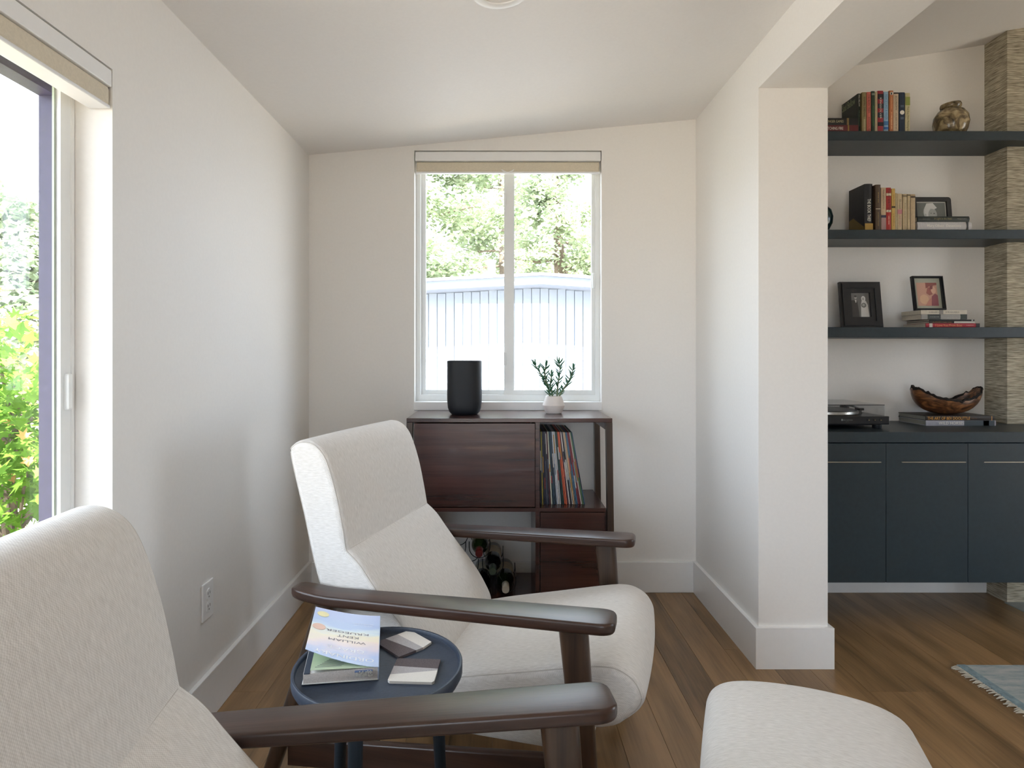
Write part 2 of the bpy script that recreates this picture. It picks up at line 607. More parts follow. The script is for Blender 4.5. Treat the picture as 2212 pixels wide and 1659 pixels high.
# grasscloth chimney breast
def grasscloth():
    m, nt, b = base_mat('grasscloth')
    L = nt.links
    tc = N(nt, 'ShaderNodeTexCoord'); mp = N(nt, 'ShaderNodeMapping')
    mp.inputs['Scale'].default_value = (20, 20, 640)
    L.new(tc.outputs['Object'], mp.inputs['Vector'])
    nz = N(nt, 'ShaderNodeTexNoise'); nz.inputs['Scale'].default_value = 1.0; nz.inputs['Detail'].default_value = 5
    L.new(mp.outputs['Vector'], nz.inputs['Vector'])
    r = ramp(nt, [(.33, C('#5d5648')), (.5, C('#a39a86')), (.68, C('#d2c9b4'))])
    L.new(nz.outputs['Fac'], r.inputs['Fac']); L.new(r.outputs[0], b.inputs['Base Color'])
    b.inputs['Roughness'].default_value = .85
    bp = N(nt, 'ShaderNodeBump'); bp.inputs['Strength'].default_value = .5; bp.inputs['Distance'].default_value = .003
    L.new(nz.outputs['Fac'], bp.inputs['Height']); L.new(bp.outputs[0], b.inputs['Normal'])
    return m
struct('wall_chimney', MB().box(2.33, 4.0, 2.866, D, 0, 3.3), grasscloth(), 'chimney breast covered in ribbed grasscloth', 'wall')
struct('trim_2', MB().box(2.317, 4.0, 2.40, 2.866, -.012, .004, .002), plain('hearth_stone', C('#8f9088'), .6, var=.1, scale=15), 'flush grey hearth slab before the chimney breast', 'hearth')

# baseboards
bt, bh = .016, .148
def bboard(name, x0, x1, y0, y1, label):
    struct(name, MB().box(x0, x1, y0, y1, .0, bh, .003), M_trim, label, 'baseboard')
bboard('baseboard_left', XL, XL + bt, YR, D - .001, 'white baseboard along the left wall')
bboard('baseboard_back', XL + bt, XR - bt, D - bt, D, 'white baseboard under the slider window')
g = MB().prism([(XR - bt, D), (XR - bt, YP - bt), (XP + bt, YP - bt), (XP + bt, D), (XP, D), (XP, YP), (XR, YP), (XR, D)], 0, bh, 'z')
struct('baseboard_right', g, M_trim, 'white baseboard wrapped around the pier', 'baseboard')
bboard('baseboard_alcove', XP + bt, 2.33, D - bt, D, 'white baseboard under the floating cabinets')

# ------------------------------------------------------------------ back slider window
wy0, wy1 = D + .06, D + .125
w2 = thing('window_2', 'white two-pane slider window in the back wall', 'window', ((BW[0] + BW[1]) / 2, D, BW[2]), kind='structure')
x0, x1, z0, z1 = BW
def ring_frame(u0, u1, v0, v1, tl, tr, tb, tt, a0, a1, axis):
    return panel_with_holes(axis, a0, a1, u0, u1, v0, v1, [(u0 + tl, u1 - tr, v0 + tb, v1 - tt)])
sill_z = wz(868, D)
part('stool', MB().box(x0, x1, D - .012, wy1, z0, sill_z, .002), M_trim, w2)
fz0, fz1 = sill_z, z1
part('outer_frame', ring_frame(x0, x1, fz0, fz1, .022, .022, .03, .03, wy0, wy1, 'y'), M_vinyl, w2)
ys = wy0 + .012
def sash(px0, px1, yy, nm, tl, tr):
    a, b2 = wx(px0, yy), wx(px1, yy)
    s = part(nm, ring_frame(a, b2, fz0 + .024, fz1 - .02, tl, tr, .028, .03, yy, yy + .022, 'y'), M_vinyl, w2)
    part('pane', MB().box(a + tl, b2 - tr, yy + .009, yy + .013, fz0 + .05, fz1 - .05), M_glass, s)
    return s
sash(905, 1111, wy0 + .034, 'fixed_sash', .034, .045)
s2 = sash(1089, 1293, wy0 + .008, 'sliding_sash', .047, .034)
hx = wx(1283, wy0)
part('latch', MB().box(hx - .007, hx + .007, wy0 - .008, wy0 + .01, wz(620, D), wz(586, D), .004), M_vinyl, s2)
for pyc in (430, 775):
    part('catch', MB().box(wx(1090, wy0) - .004, wx(1090, wy0) + .008, wy0 - .004, wy0 + .01, wz(pyc + 14, wy0), wz(pyc - 14, wy0), .003), M_vinyl, s2)

# roller blind in it
M_blindfab = plain('beige_blind_fabric', C('#d2c8b4'), .8, var=.05, scale=200)
bl = thing('roller_blind', 'rolled-up beige roller blind atop the slider window', 'blind', ((x0 + x1) / 2, D, z1))
part('cassette', MB().box(x0 + .003, x1 - .003, D + .002, D + .05, wz(347, D), z1 - .004, .004), M_trim, bl)
part('fabric_roll', MB().box(x0 + .008, x1 - .008, D + .012, D + .05, wz(370, D), wz(348, D), .006), M_blindfab, bl)
part('hem_bar', MB().box(x0 + .006, x1 - .006, D + .008, D + .03, wz(373, D), wz(369.5, D), .0015), M_trim, bl)
cxm = wx(1097, D)
g = MB()
g.tube([(cxm - .03 + .006 * i, D + .006, wz(366, D) - .012 * math.sin(PI * i / 10)) for i in range(11)], .003, 6)
part('pull_tab', g, M_trim, bl)

# ------------------------------------------------------------------ left picture window
w1 = thing('window_1', 'wide white window in the left wall onto maple leaves', 'window', (XL, LW[1], LW[2]), kind='structure')
y0, y1, z0, z1 = LW
e0 = XL - .092
part('outer_frame', ring_frame(y0, y1, z0, z1, .02, .004, .02, .02, e0 - .036, e0, 'x'), M_vinyl, w1)
sa = part('sash', ring_frame(y0 + .02, y1 - .005, z0 + .02, z1 - .02, .04, .040, .04, .035, e0 - .016, e0 + .001, 'x'), M_vinyl, w1)
part('pane', MB().box(e0 - .010, e0 - .006, y0 + .06, y1 - .045, z0 + .06, z1 - .055), M_glass, sa)
part('exterior_frame', ring_frame(y0 - .06, y1 + .06, z0 - .06, z1 + .06, .06, .063, .06, .123, e0 - .080, e0 - .0385, 'x'), M_darkframe, w1)
part('gasket', ring_frame(y0 + .06, y1 - .045, z0 + .06, z1 - .055, .005, .005, .005, .005, e0 - .015, e0 - .0105, 'x'), plain('pale_gasket', C('#b8c4b0'), .5), w1)
hz0, hz1 = wz(884, 1.47), wz(806, 1.47)
part('handle', MB().box(e0 - .004, e0 + .013, y1 - .034, y1 - .018, hz0, hz1, .005), M_vinyl, sa)
part('sill_board', MB().box(e0, XL + .02, y0, y1, z0 - .02, z0 + .008, .003), M_trim, w1)
part('end_reveal_bead', MB().box(e0 - .002, e0 + .004, y1 - .012, y1 - .002, z0, z1), M_trim, w1)

bl = thing('roller_blind', 'rolled-up roller blind along the top of the wide left window', 'blind', (XL, y1, z1))
part('cassette', MB().box(XL - .055, XL + .001, y0 + .003, y1 - .003, z1 - .044, z1 - .004, .003), M_trim, bl)
part('fabric_roll', MB().box(XL - .047, XL - .003, y0 + .006, y1 - .005, z1 - .088, z1 - .045, .006), M_blindfab, bl)
part('hem_bar', MB().box(XL - .052, XL - .001, y0 + .006, y1 - .004, z1 - .095, z1 - .087, .003), M_trim, bl)

# windows out of view that also light the room
for nm, ax, a0, a1, u0, u1, lab in (('window_3', 'x', XE + .08, XE + .14, .5, 1.8, 'tall white window in the far right wall'),
                                     ('window_4', 'y', YR - .14, YR - .08, -.7, .8, 'wide white window behind the seating')):
    w = thing(nm, lab, 'window', (a0, u0, .25) if ax == 'x' else (u0, a0, .25), kind='structure')
    za, zb = (.1, 2.2) if ax == 'x' else (.25, 1.95)
    part('frame', ring_frame(u0, u1, za, zb, .05, .05, .05, .05, a0, a1, ax), M_vinyl, w)
    am = (a0 + a1) / 2
    if ax == 'x': part('pane', MB().box(am, am + .004, u0 + .05, u1 - .05, za + .05, zb - .05), M_glass, w)
    else: part('pane', MB().box(u0 + .05, u1 - .05, am, am + .004, za + .05, zb - .05), M_glass, w)

# recessed downlight in the nook ceiling
lx, ly = wx(1083, 1.8), 1.79
dl = thing('recessed_light', 'round white recessed ceiling light, switched off', 'ceiling light', (lx, ly, zc(lx)))
dl.rotation_euler = (0, -math.atan(.0924), 0)
part('trim_ring', MB().lathe([(.062, .004), (.062, -.004), (.07, -.007), (.084, -.006), (.088, .0), (.088, .004)], 40), M_trim, dl, True, world=False)
part('lens', MB().lathe([(.0, .004), (.0625, .004), (.0625, .001), (.0, .001)], 32), plain('frosted_lens', C('#a9adb0'), .4), dl, True, world=False)

# wall outlet
oy, oz = 1.951, .372
ot = thing('wall_outlet', 'white duplex power outlet low on the left wall', 'outlet', (XL, oy, oz))
part('cover_plate', MB().box(XL, XL + .006, oy - .036, oy + .036, oz - .058, oz + .058, .0025), M_trim, ot)
for s in (-1, 1):
    zc_ = oz + s * .0195
    ring = []
    for k in range(24):
        a = 2 * PI * k / 24
        ring.append((oy + max(-.0135, min(.0135, .0172 * math.cos(a))), zc_ + .0165 * math.sin(a)))
    rc = part('receptacle', MB().prism(ring, XL + .005, XL + .0078, 'x'), M_trim, ot)
    g = MB()
    for q in (-1, 1):
        g.box(XL + .0074, XL + .0081, oy + q * .0062 - .001, oy + q * .0062 + .001, zc_ - .001, zc_ + .0075)
    g.box(XL + .0074, XL + .0081, oy - .002, oy + .002, zc_ - .0105, zc_ - .0065)
    part('slots', g, M_black, rc)
part('screw', MB().lathe([(0, 0), (.003, 0), (.003, .0015), (0, .0015)], 12, M=Matrix.Translation((XL + .006, oy, oz)) @ Matrix.Rotation(PI / 2, 4, 'Y')), M_trim, ot)

# ------------------------------------------------------------------ outdoors
struct('added_eave', MB().box(-1.72, XL - .13, YR - .3, D + .5, 2.2, 2.32, .01), plain('added_eave_grey', (.30, .30, .30), .7), 'added unseen eave that dims the left window from outside', 'eave')  # added overhang, out of view, blocks upper sky light at the left window
struct('ground', MB().box(-40, 40, -30, 60, -.9, -.5), plain('dry_ground', (.40, .36, .30), .9, var=.3, scale=.6), 'pale ground outside the house', 'ground')
M_siding = plain('pale_blue_siding', (.36, .41, .49), .7, var=.04, scale=8, bump=.05)
M_fascia = plain('grey_blue_fascia', (.26, .30, .39), .6, var=.04)
YS = 7.4
sh = thing('neighbour_shed', 'low pale shed with vertical siding outside the slider window', 'building', (wx(1163, YS), YS, -.5))
def shed_top(x):                       # top of the fascia line
    xp = wx(1163, YS)
    zp = wz(599, YS)
    return zp - (.052 if x < xp else .066) * abs(x - xp)
part('shed_core', MB().prism([(-5, -.5), (5, -.5), (5, shed_top(5) - .05), (wx(1163, YS), shed_top(wx(1163, YS)) - .05), (-5, shed_top(-5) - .05)], YS + .02, YS + 3), M_siding, sh)
bw = .1016
x = -5.0
bcache = {}
while x < 5.0 - bw:
    zt = shed_top(x + bw / 2) - .13
    key = round(zt, 2)
    if key not in bcache:
        me = MB().box(-bw / 2 + .004, bw / 2 - .004, 0, .02, -.5, key).mesh('siding_board')
        me.materials.append(M_siding); bcache[key] = me
    o = bpy.data.objects.new('siding_board', bcache[key]); COL.objects.link(o)
    o.parent = sh; o.location = Vector((x + bw / 2, YS, 0)) - sh.location
    x += bw
xp = wx(1163, YS)
for a, b2 in ((-5.2, xp), (xp, 5.2)):
    part('fascia_board', MB().prism([(a, shed_top(a) - .125), (b2, shed_top(b2) - .125), (b2, shed_top(b2) - .022), (a, shed_top(a) - .022)], YS - .42, YS - .38), M_fascia, sh)
    part('roof_slab', MB().prism([(a, shed_top(a) - .03), (b2, shed_top(b2) - .03), (b2, shed_top(b2)), (a, shed_top(a))], YS - .45, YS + 3.1), plain('white_roofing', (.62, .62, .60), .8), sh)
    part('soffit_panel', MB().prism([(a, shed_top(a) - .125), (b2, shed_top(b2) - .125), (b2, shed_top(b2) - .112), (a, shed_top(a) - .112)], YS - .38, YS + .02), M_fascia, sh)
vx = wx(1062, YS + .8)
part('vent_pipe', MB().lathe([(0, 0), (.05, 0), (.05, .34), (.062, .345), (.062, .37), (0, .375)], 16, (vx, YS + .8, shed_top(vx) - .02)), plain('vent_white', (.6, .6, .6), .5), sh, True)

def leaf_cloud(n, fn, size, rng, quad=None):
    """n small leaf polygons at fn(rng) points"""
    V, Fc = [], []
    quad = quad or [(-.5, 0), (0, -.32), (.5, 0), (0, .32)]
    for _ in range(n):
        p = Vector(fn(rng))
        sz = size * rng.uniform(.6, 1.4)
        R = Matrix.Rotation(rng.uniform(0, 2 * PI), 3, 'Z') @ Matrix.Rotation(rng.uniform(-1.2, 1.2), 3, 'X') @ Matrix.Rotation(rng.uniform(-.8, .8), 3, 'Y')
        b0 = len(V)
        for u, v in quad:
            V.append(tuple(p + R @ Vector((u * sz, v * sz, .12 * sz * (abs(u) - .3)))))
        Fc.append(tuple(range(b0, b0 + len(quad))))
    return MB_raw(V, Fc)

class MB_raw:
    def __init__(s, V, Fc): s.V, s.F = V, Fc
    def mesh(s, name):
        me = bpy.data.meshes.new(name); me.from_pydata(s.V, [], s.F); return me

M_conifer = leaf_mat('conifer_needles', (.21, .27, .15), (.54, .60, .43), .35)
M_bark = plain('grey_bark', (.16, .12, .09), .9, var=.3, scale=12, bump=.4)
def tree(name, label, x, y, h, rad, n, mat, seed, size, low=.1, group=None):
    rng = random.Random(seed)
    t = thing(name, label, 'tree', (x, y, -.5), group=group)
    g = MB().tube([(x, y, -.5), (x + .1, y, h * .4), (x - .05, y + .1, h * .8), (x, y, h * .97)], [.26, .2, .1, .03], 10)
    part('trunk', g, M_bark, t, True)
    limbs = []
    for k in range(70):
        z = h * (low + (1 - low) * (k / 70) ** .9) 
        a = rng.uniform(0, 2 * PI)
        L = rad * (1.05 - (z / h) ** 2 * .8) * rng.uniform(.65, 1.1)
        tip = Vector((x + math.cos(a) * L, y + math.sin(a) * L, z + L * rng.uniform(-.15, .25)))
        limbs.append((Vector((x, y, z)), tip))
    gb = MB()
    for a, b2 in limbs[::2]:
        gb.tube([a, a.lerp(b2, .5) + Vector((0, 0, -.08)), b2], [.05, .035, .012], 5)
    lm = part('limbs', gb, M_bark, t); lm['kind'] = 'stuff'
    def pt(r):
        a, b2 = r.choice(limbs)
        q = a.lerp(b2, r.uniform(.25, 1.03) ** .7)
        s = .22 * rad * .45
        return (q.x + r.gauss(0, s), q.y + r.gauss(0, s), q.z + r.gauss(0, s * .7))
    me = leaf_cloud(n, pt, size, rng).mesh('foliage')
    me.transform(Matrix.Translation((-x, -y, .5)))
    f = part('foliage', me, mat, t, world=False); f['kind'] = 'stuff'
    return t
tree('conifer_tree', 'broad sunlit conifer behind the shed, seen in the left pane', -2.0, 13.6, 10.0, 2.6, 42000, M_conifer, 3, .12, group='conifers behind the shed')
tree('conifer_tree', 'distant sunlit conifer seen between the nearer two conifers', .1, 25.0, 12.0, 3.4, 22000, M_conifer, 8, .19, group='conifers behind the shed')
tree('conifer_tree', 'sunlit conifer with a dark trunk, seen in the right pane', 1.74, 18.5, 7.6, 2.1, 20000, M_conifer, 5, .14, group='conifers behind the shed')

# maple outside the left window
M_maple = leaf_mat('maple_leaf', C('#456e22'), C('#8fb052'), .42)
M_maple2 = leaf_mat('maple_leaf_pink', C('#b07a52'), C('#e0b878'), .45)
star = []
lob = [(90, 1.0), (112, .42), (135, .86), (158, .38), (178, .7), (215, .3), (262, .42), (270, .5), (278, .42), (325, .3), (2, .7), (22, .38), (45, .86), (68, .42)]
for a, r in lob:
    star.append((.5 * r * math.cos(math.radians(a)), .5 * r * math.sin(math.radians(a))))
def leaf_star(mat, nm):
    V = [(0, 0, .02)] + [(u, v, -.03 * (u * u + v * v) * 4) for u, v in star]
    me = bpy.data.meshes.new(nm)
    me.from_pydata(V, [], [(0, i + 1, (i + 1) % len(star) + 1) for i in range(len(star))])
    me.materials.append(mat)
    return me
mx_, my_ = -3.1, 4.0
mt = thing('maple_shrub', 'bright green maple with pointed leaves outside the left window', 'tree', (mx_, my_, -.5))
rng = random.Random(21)
gb = MB().tube([(mx_, my_, -.5), (mx_ - .05, my_, .4), (mx_ + .05, my_ + .1, 1.1)], [.06, .05, .03], 8)
part('trunk', gb, M_bark, mt, True)
ends = []
for k in range(32):
    a = rng.uniform(0, 2 * PI); z0_ = rng.uniform(-.4, .9); L = rng.uniform(.6, 1.25)
    p0 = Vector((mx_, my_, z0_)); p2 = p0 + Vector((math.cos(a) * L, math.sin(a) * L, rng.uniform(.1, .95)))
    p1 = p0.lerp(p2, .5) + Vector((0, 0, .12))
    ends.append((p0, p1, p2))
    part('branch', MB().tube([p0, p1, p2], [.014, .009, .004], 5), M_bark, mt)
la, lb = leaf_star(M_maple, 'leaf'), leaf_star(M_maple2, 'leaf')
def on_branch(r):
    p0, p1, p2 = r.choice(ends)
    t = r.uniform(.3, 1.05)
    q = p0 * (1 - t) ** 2 + p1 * 2 * t * (1 - t) + p2 * t * t
    return q + Vector((r.gauss(0, .13), r.gauss(0, .13), r.gauss(0, .14)))
n_made = 0
while n_made < 280:
    p = on_branch(rng)
    if p.y < 1.4: continue
    u = CX + F * p.x / p.y                       # the ones that show largest in the window strip are single leaves
    if not (-170 < u < 130): continue
    o = bpy.data.objects.new('leaf', lb if rng.random() < .13 else la); COL.objects.link(o)
    o.parent = mt; o.location = p - mt.location
    s = rng.uniform(.10, .16); o.scale = (s, s, s)
    o.rotation_euler = (rng.uniform(.5, 1.5), rng.uniform(-.5, .5), rng.uniform(-.4, 1.8))
    n_made += 1
me = leaf_cloud(3600, on_branch, .13, rng, star).mesh('foliage')
me.transform(Matrix.Translation(-mt.location))
f = part('foliage', me, M_maple, mt, world=False); f['kind'] = 'stuff'
tree('leafy_tree', 'pale green tree far behind the maple, left window', -8.2, 10.6, 3.6, 2.2, 14000, M_conifer, 13, .14)

# ------------------------------------------------------------------ lounge chairs
def rrect(w, h, r, n=4, rt=None):
    """rounded rectangle, half sizes w,h; rt = radius of the two upper corners"""
    rt = rt if rt is not None else r
    pts = []
    for cx_, cy_, a0, rr in ((w, h, 0, rt), (-w, h, 90, rt), (-w, -h, 180, r), (w, -h, 270, r)):
        ox = cx_ - math.copysign(rr, cx_); oy_ = cy_ - math.copysign(rr, cy_)
        for k in range(n + 1):
            a = math.radians(a0 + 90 * k / n)
            pts.append((ox + rr * math.cos(a), oy_ + rr * math.sin(a)))
    return pts

def back_prof():
    return spline([(-.64, .30, 1), (-.738, .543), (-.785, .72), (-.824, .868), (-.816, .900), (-.782, .913), (-.744, .903), (-.712, .866), (-.683, .784),
                   (-.664, .70), (-.652, .635, 1), (-.618, .606), (-.583, .562), (-.545, .515), (-.4995, .462), (-.455, .40), (-.425, .335), (-.44, .285), (-.47, .26, 1)], 6)
def seat_prof():
    return spline([(-.50, .235, 1), (-.50, .315, 1), (-.36, .352), (-.20, .387), (-.06, .418), (.0, .428), (.04, .424), (.075, .402), (.093, .365), (.083, .335), (.058, .31, 1), (-.04, .27)], 6)

def make_chair(label, loc, rz):
    t = thing('lounge_chair', label, 'armchair', loc, rz, 'pair of lounge chairs')
    P = lambda nm, g, m, par=t, sm=True, ang=40: part(nm, g, m, par, sm, world=False, ang=ang)
    bp = back_prof()
    front = lambda p: 1.0 if (p[0] > -.70 + (p[1] < .64) * 0 and p[1] > .3) else .35
    bk = P('backrest', cushion(bp, .272, .016, .006, front), M_fab, ang=50)
    for s in (-1, 1):
        g = MB(); nn = normals2(bp)
        vis = [i for i in range(len(bp)) if bp[i][1] > .33]
        pts = [(bp[i][0] - nn[i][0] * .0055, s * .268, bp[i][1] - nn[i][1] * .0055) for i in range(6, len(bp) - 8)]
        P('seam', g.tube(pts,   .0016, 6), M_seam, bk)
    P('seam', MB().tube([(-.6525 + .006 * (1 - (k / 5 - 1) ** 2), -.254 + .0508 * k, .6352) for k in range(11)],   .0016, 6), M_seam, bk)
    sp = seat_prof()
    top = lambda p: 1.0 if p[1] > .30 else .2
    sc = P('seat_cushion', cushion(sp, .268, .02, .012, top), M_fab, ang=50)
    nn = normals2(sp)
    for s in (-1, 1):
        pts = [(sp[i][0] - nn[i][0] * .007, s * .263, sp[i][1] - nn[i][1] * .007) for i in range(7, len(sp) - 10)]
        P('seam', MB().tube(pts,   .0016, 6), M_seam, sc)
    g = MB().box(-.56, -.03, -.25, .25, .20, .30, .012)
    g.uv = [(v[0], v[2] + v[1]) for v in g.v]
    P('seat_base', g, M_fab)
    for s in (-1, 1):
        # paddle arm, lofted front to back
        rings = []
        A, B = -.775, .035
        LNG = B - A
        st = [0, .003, .008, .016, .028, .045] + [.045 + (LNG - .085) * k / 22 for k in range(1, 23)] + [LNG - v for v in (.03, .022, .015, .009, .004, .001, 0)]
        for v in st:
            x = A + v
            fr = 1 - v / LNG
            hw = .0475 - .015 * fr ** 1.4
            hh = .0138
            zt = .561 - .020 * fr + .012 * max(0, fr - .88) / .12
            rd = lambda d, r: math.sqrt(max(0.0, 1 - (1 - min(1.0, d / r)) ** 2))
            wv = hw * min(.42 + .58 * rd(LNG - v, .036), .35 + .65 * rd(v, .05))
            hv = hh * min(.45 + .55 * rd(LNG - v, .010), .4 + .6 * rd(v, .014))
            prof = rrect(wv, hv, hv * .8, 4, hv * .45)
            rings.append([(x, s * .318 + p[0], zt - hh + p[1]) for p in prof])
        P('arm', MB().loft(rings), M_arm, ang=60)
        # front post, leaning slightly forward, tapering down
        rings = []
        for k in range(7):
            q = k / 6
            z = .535 * (1 - q)
            x = -.06 + .048 * q
            w_, d_ = .0335 - .012 * q, .021 - .004 * q
            rings.append([(x + p[0], s * .318 + p[1], z) for p in rrect(w_, d_, d_ * .8, 4)])
        P('front_leg', MB().loft(rings), M_armv, ang=60)
        rings = []
        for k in range(7):
            q = k / 6
            z = .522 * (1 - q)
            x = -.678 - .19 * q
            w_, d_ = .028 - .009 * q, .021 - .004 * q
            rings.append([(x + p[0], s * .318 + p[1], z) for p in rrect(w_, d_, d_ * .8, 4)])
        P('rear_leg', MB().loft(rings), M_armv, ang=60)
        rings = []
        for x, z in ((-.80, .113), (-.4, .157), (-.03, .198)):
            rings.append([(x, s * .300 + p[0], z + p[1]) for p in rrect(.012, .034, .004, 2)])
        P('side_rail', MB().loft(rings), M_arm, ang=60)
    for x, z in ((-.10, .19), (-.60, .15)):
        P('cross_rail', MB().box(x - .012, x + .012, -.29, .29, z - .03, z + .03, .004), M_armv)
    return t
make_chair('oatmeal lounge chair with walnut arms in front of the walnut cabinet', (.311, 1.688, 0), math.radians(-16))
make_chair('oatmeal lounge chair with walnut arms, nearest the camera', (.188, .744, 0), math.radians(5))

# ottoman
ot = thing('ottoman', 'oatmeal upholstered ottoman on the oak floor, front right', 'ottoman', (.566, 1.098, 0), math.radians(-20))
op = spline([(-.155, .29, 1), (-.188, .33), (-.196, .375), (-.172, .412), (-.11, .431), (0, .437), (.11, .428), (.172, .406), (.196, .37), (.188, .33), (.155, .29, 1)], 6)
cg = cushion(op, .265, .045, .006, lambda p: 1 if p[1] > .36 else 0, nr=7)
part('cushion', cg, M_fab, ot, True, world=False, ang=50)
for sx_ in (-1, 1):
    for sy_ in (-1, 1):
        rings = [[(sx_ * (.15 + .02 * (1 - z / .3)) + p[0], sy_ * (.2 + .02 * (1 - z / .3)) + p[1], z) for p in rrect(.014 + .008 * z / .3, .014 + .008 * z / .3, .008, 3)] for z in (0, .15, .295)]
        part('leg', MB().loft(rings), M_armv, ot, True, world=False, ang=60)
for sx_ in (-1, 1):
    part('rail', MB().box(sx_ * .15 - .01, sx_ * .15 + .01, -.2, .2, .245, .288, .003), M_armv, ot, world=False)

# ------------------------------------------------------------------ tray side table
TX, TY, TZ, TR = -.2446, 1.27, .512, .17
tb = thing('side_table', 'small round slate-blue tray table between the lounge chairs', 'side table', (TX, TY, 0))
prof = [(0, TZ - .036), (TR - .02, TZ - .036), (TR - .006, TZ - .031), (TR, TZ - .02), (TR, TZ - .002), (TR - .0015, TZ), (TR - .005, TZ), (TR - .0065, TZ - .002), (TR - .0075, TZ - .009), (TR - .012, TZ - .012), (0, TZ - .012)]
part('tray', MB().lathe(prof, 72, (TX, TY, 0)), M_tray, tb, True)
for dx, dy in ((-.022, -.115), (.115, .07), (-.098, .085)):
    part('leg', MB().tube([(TX + dx * .95, TY + dy * .95, TZ - .03), (TX + dx * 1.12, TY + dy * 1.12, 0)], [.0145, .010], 14), M_navy, tb, True)
part('under_ring', MB().lathe([(.08, TZ - .05), (.125, TZ - .05), (.125, TZ - .035), (.08, TZ - .035)], 32, (TX, TY, 0)), M_navy, tb)
SURF = TZ - .012

# paperback with lifted cover
bk = thing('paperback_book', 'open-covered paperback with a painted sky cover lying on the tray', 'book', (-.307, 1.213, SURF), math.radians(10))
bk.rotation_euler = (.07, .02, math.radians(10)); bk.location.z = SURF + .0018
W2, L_, T_ = .071, .208, .025
def blk_top(u): return T_ * (.80 + .2 * ((u + W2) / (2 * W2)))
M_sheet = plain('paperback_pages', C('#cdc8c4'), .75, var=.12, scale=400)
rings = []
for k in range(9):
    u = -W2 + 2 * W2 * k / 8
    zt = blk_top(u)
    rings.append([(u, .002, .0012), (u, L_ - .002, .0012), (u, L_ - .002, zt), (u, .002, zt)])
part('pages', MB().loft(rings), M_sheet, bk, world=False)
part('back_cover', MB().box(-W2 - .002, W2, 0, L_, 0, .0012), plain('book_back', C('#d7d8d8'), .4), bk, world=False)
part('spine', MB().box(W2 - .001, W2 + .001, 0, L_, 0, T_ + .001), plain('book_spine', C('#9fb0cc'), .4), bk, world=False)
part('flyleaf_edge', MB().box(-W2 + .001, -W2 + .012, .001, L_ - .004, T_ * .8, T_ * .8 + .0014), plain('book_navy_strip', C('#2e3a4c'), .5), bk, world=False)
def cover_mat(nm, stops, wob=.02):
    m, nt, b = base_mat(nm)
    L = nt.links
    tc = N(nt, 'ShaderNodeTexCoord'); sp_ = N(nt, 'ShaderNodeSeparateXYZ'); L.new(tc.outputs['Object'], sp_.inputs[0])
    nz = N(nt, 'ShaderNodeTexNoise'); nz.inputs['Scale'].default_value = 22; nz.inputs['Detail'].default_value = 4
    mp = N(nt, 'ShaderNodeMapping'); mp.inputs['Scale'].default_value = (.6, 1.6, .3)
    L.new(tc.outputs['Object'], mp.inputs[0]); L.new(mp.outputs[0], nz.inputs['Vector'])
    sb = N(nt, 'ShaderNodeMath', operation='MULTIPLY_ADD'); L.new(nz.outputs['Fac'], sb.inputs[0]); sb.inputs[1].default_value = wob * 4; sb.inputs[2].default_value = -wob * 2
    ad = N(nt, 'ShaderNodeMath', operation='ADD'); L.new(sp_.outputs[1], ad.inputs[0]); L.new(sb.outputs[0], ad.inputs[1])
    dv = N(nt, 'ShaderNodeMath', operation='DIVIDE'); L.new(ad.outputs[0], dv.inputs[0]); dv.inputs[1].default_value = L_
    r = ramp(nt, stops); L.new(dv.outputs[0], r.inputs[0]); L.new(r.outputs[0], b.inputs['Base Color'])
    b.inputs['Roughness'].default_value = .3
    return m
M_cover = cover_mat('painted_sky_cover', [(0, C('#b3c3df')), (.16, C('#a9bbdf')), (.27, C('#cfc7d6')), (.4, C('#e5d3c9')), (.5, C('#e6dcc0')), (.6, C('#cfdbe0')), (.72, C('#a9bddf')), (1.0, C('#b4c0e4'))])
M_leafp = cover_mat('green_title_page', [(0, C('#b9c9ad')), (.3, C('#a8bf96')), (.6, C('#c6d2b4')), (1.0, C('#cdd6cf'))])
def cov_z(u, lift): return T_ + .0006 + lift * ((W2 - u) / (2 * W2)) ** 1.55
def sheet(lift, v0, v1, th, ua=-W2, ub=W2, skew=0.0):
    rings = []
    for k in range(15):
        u = ub + (ua - ub) * k / 14
        z = cov_z(u, lift)
        va = v0 + skew * ((W2 - u) / (2 * W2)) ** 1.3
        rings.append([(u, va, z), (u, v1, z), (u, v1, z + th), (u, va, z + th)])
    return MB().loft(rings)
part('title_page', sheet(.0022, .001, L_ - .004, .0005, -W2 + .013), M_leafp, bk, world=False)
LIFT = .029
cv = part('front_cover', sheet(LIFT, 0, L_, .0007, skew=.03), M_cover, bk, True, world=False, ang=60)
bend = lambda p: Vector((p.x, p.y, cov_z(p.x, LIFT) + .0010))
def cov_text(s, w, h, u, v, m, nm='lettering'):
    part(nm, text_geo(s, w, h, (u, v, 0), (-1, 0, 0), (0, -1, 0), bend=bend), m, cv, world=False)
M_wl = plain('white_print', (.85, .86, .9), .5, var=.01)
M_gl = plain('grey_print', C('#6a6470'), .5, var=.01)
def slope_text(s, w, h, u, v, m, k):          # line of letters that rises with the lifted edge
    bd = lambda p: Vector((p.x, p.y + k * ((W2 - p.x) / (2 * W2)) ** 1.3, cov_z(p.x, LIFT) + .0010))
    part('lettering', text_geo(s, w, h, (u, v, 0), (-1, 0, 0), (0, -1, 0), bend=bd), m, cv, world=False)
slope_text('ORDINARY', .118, .0125, .003, .021, M_wl, .018)
slope_text('GRACE', .074, .0125, .005, .050, M_wl, .012)
slope_text('WILLIAM', .076, .0085, .006, .084, M_gl, .006)
slope_text('KENT', .044, .0085, .006, .103, M_gl, .004)
slope_text('KRUEGER', .088, .0085, .004, .120, M_gl, .002)
cov_text('~v', .044, .003, .035, .165, M_wl)
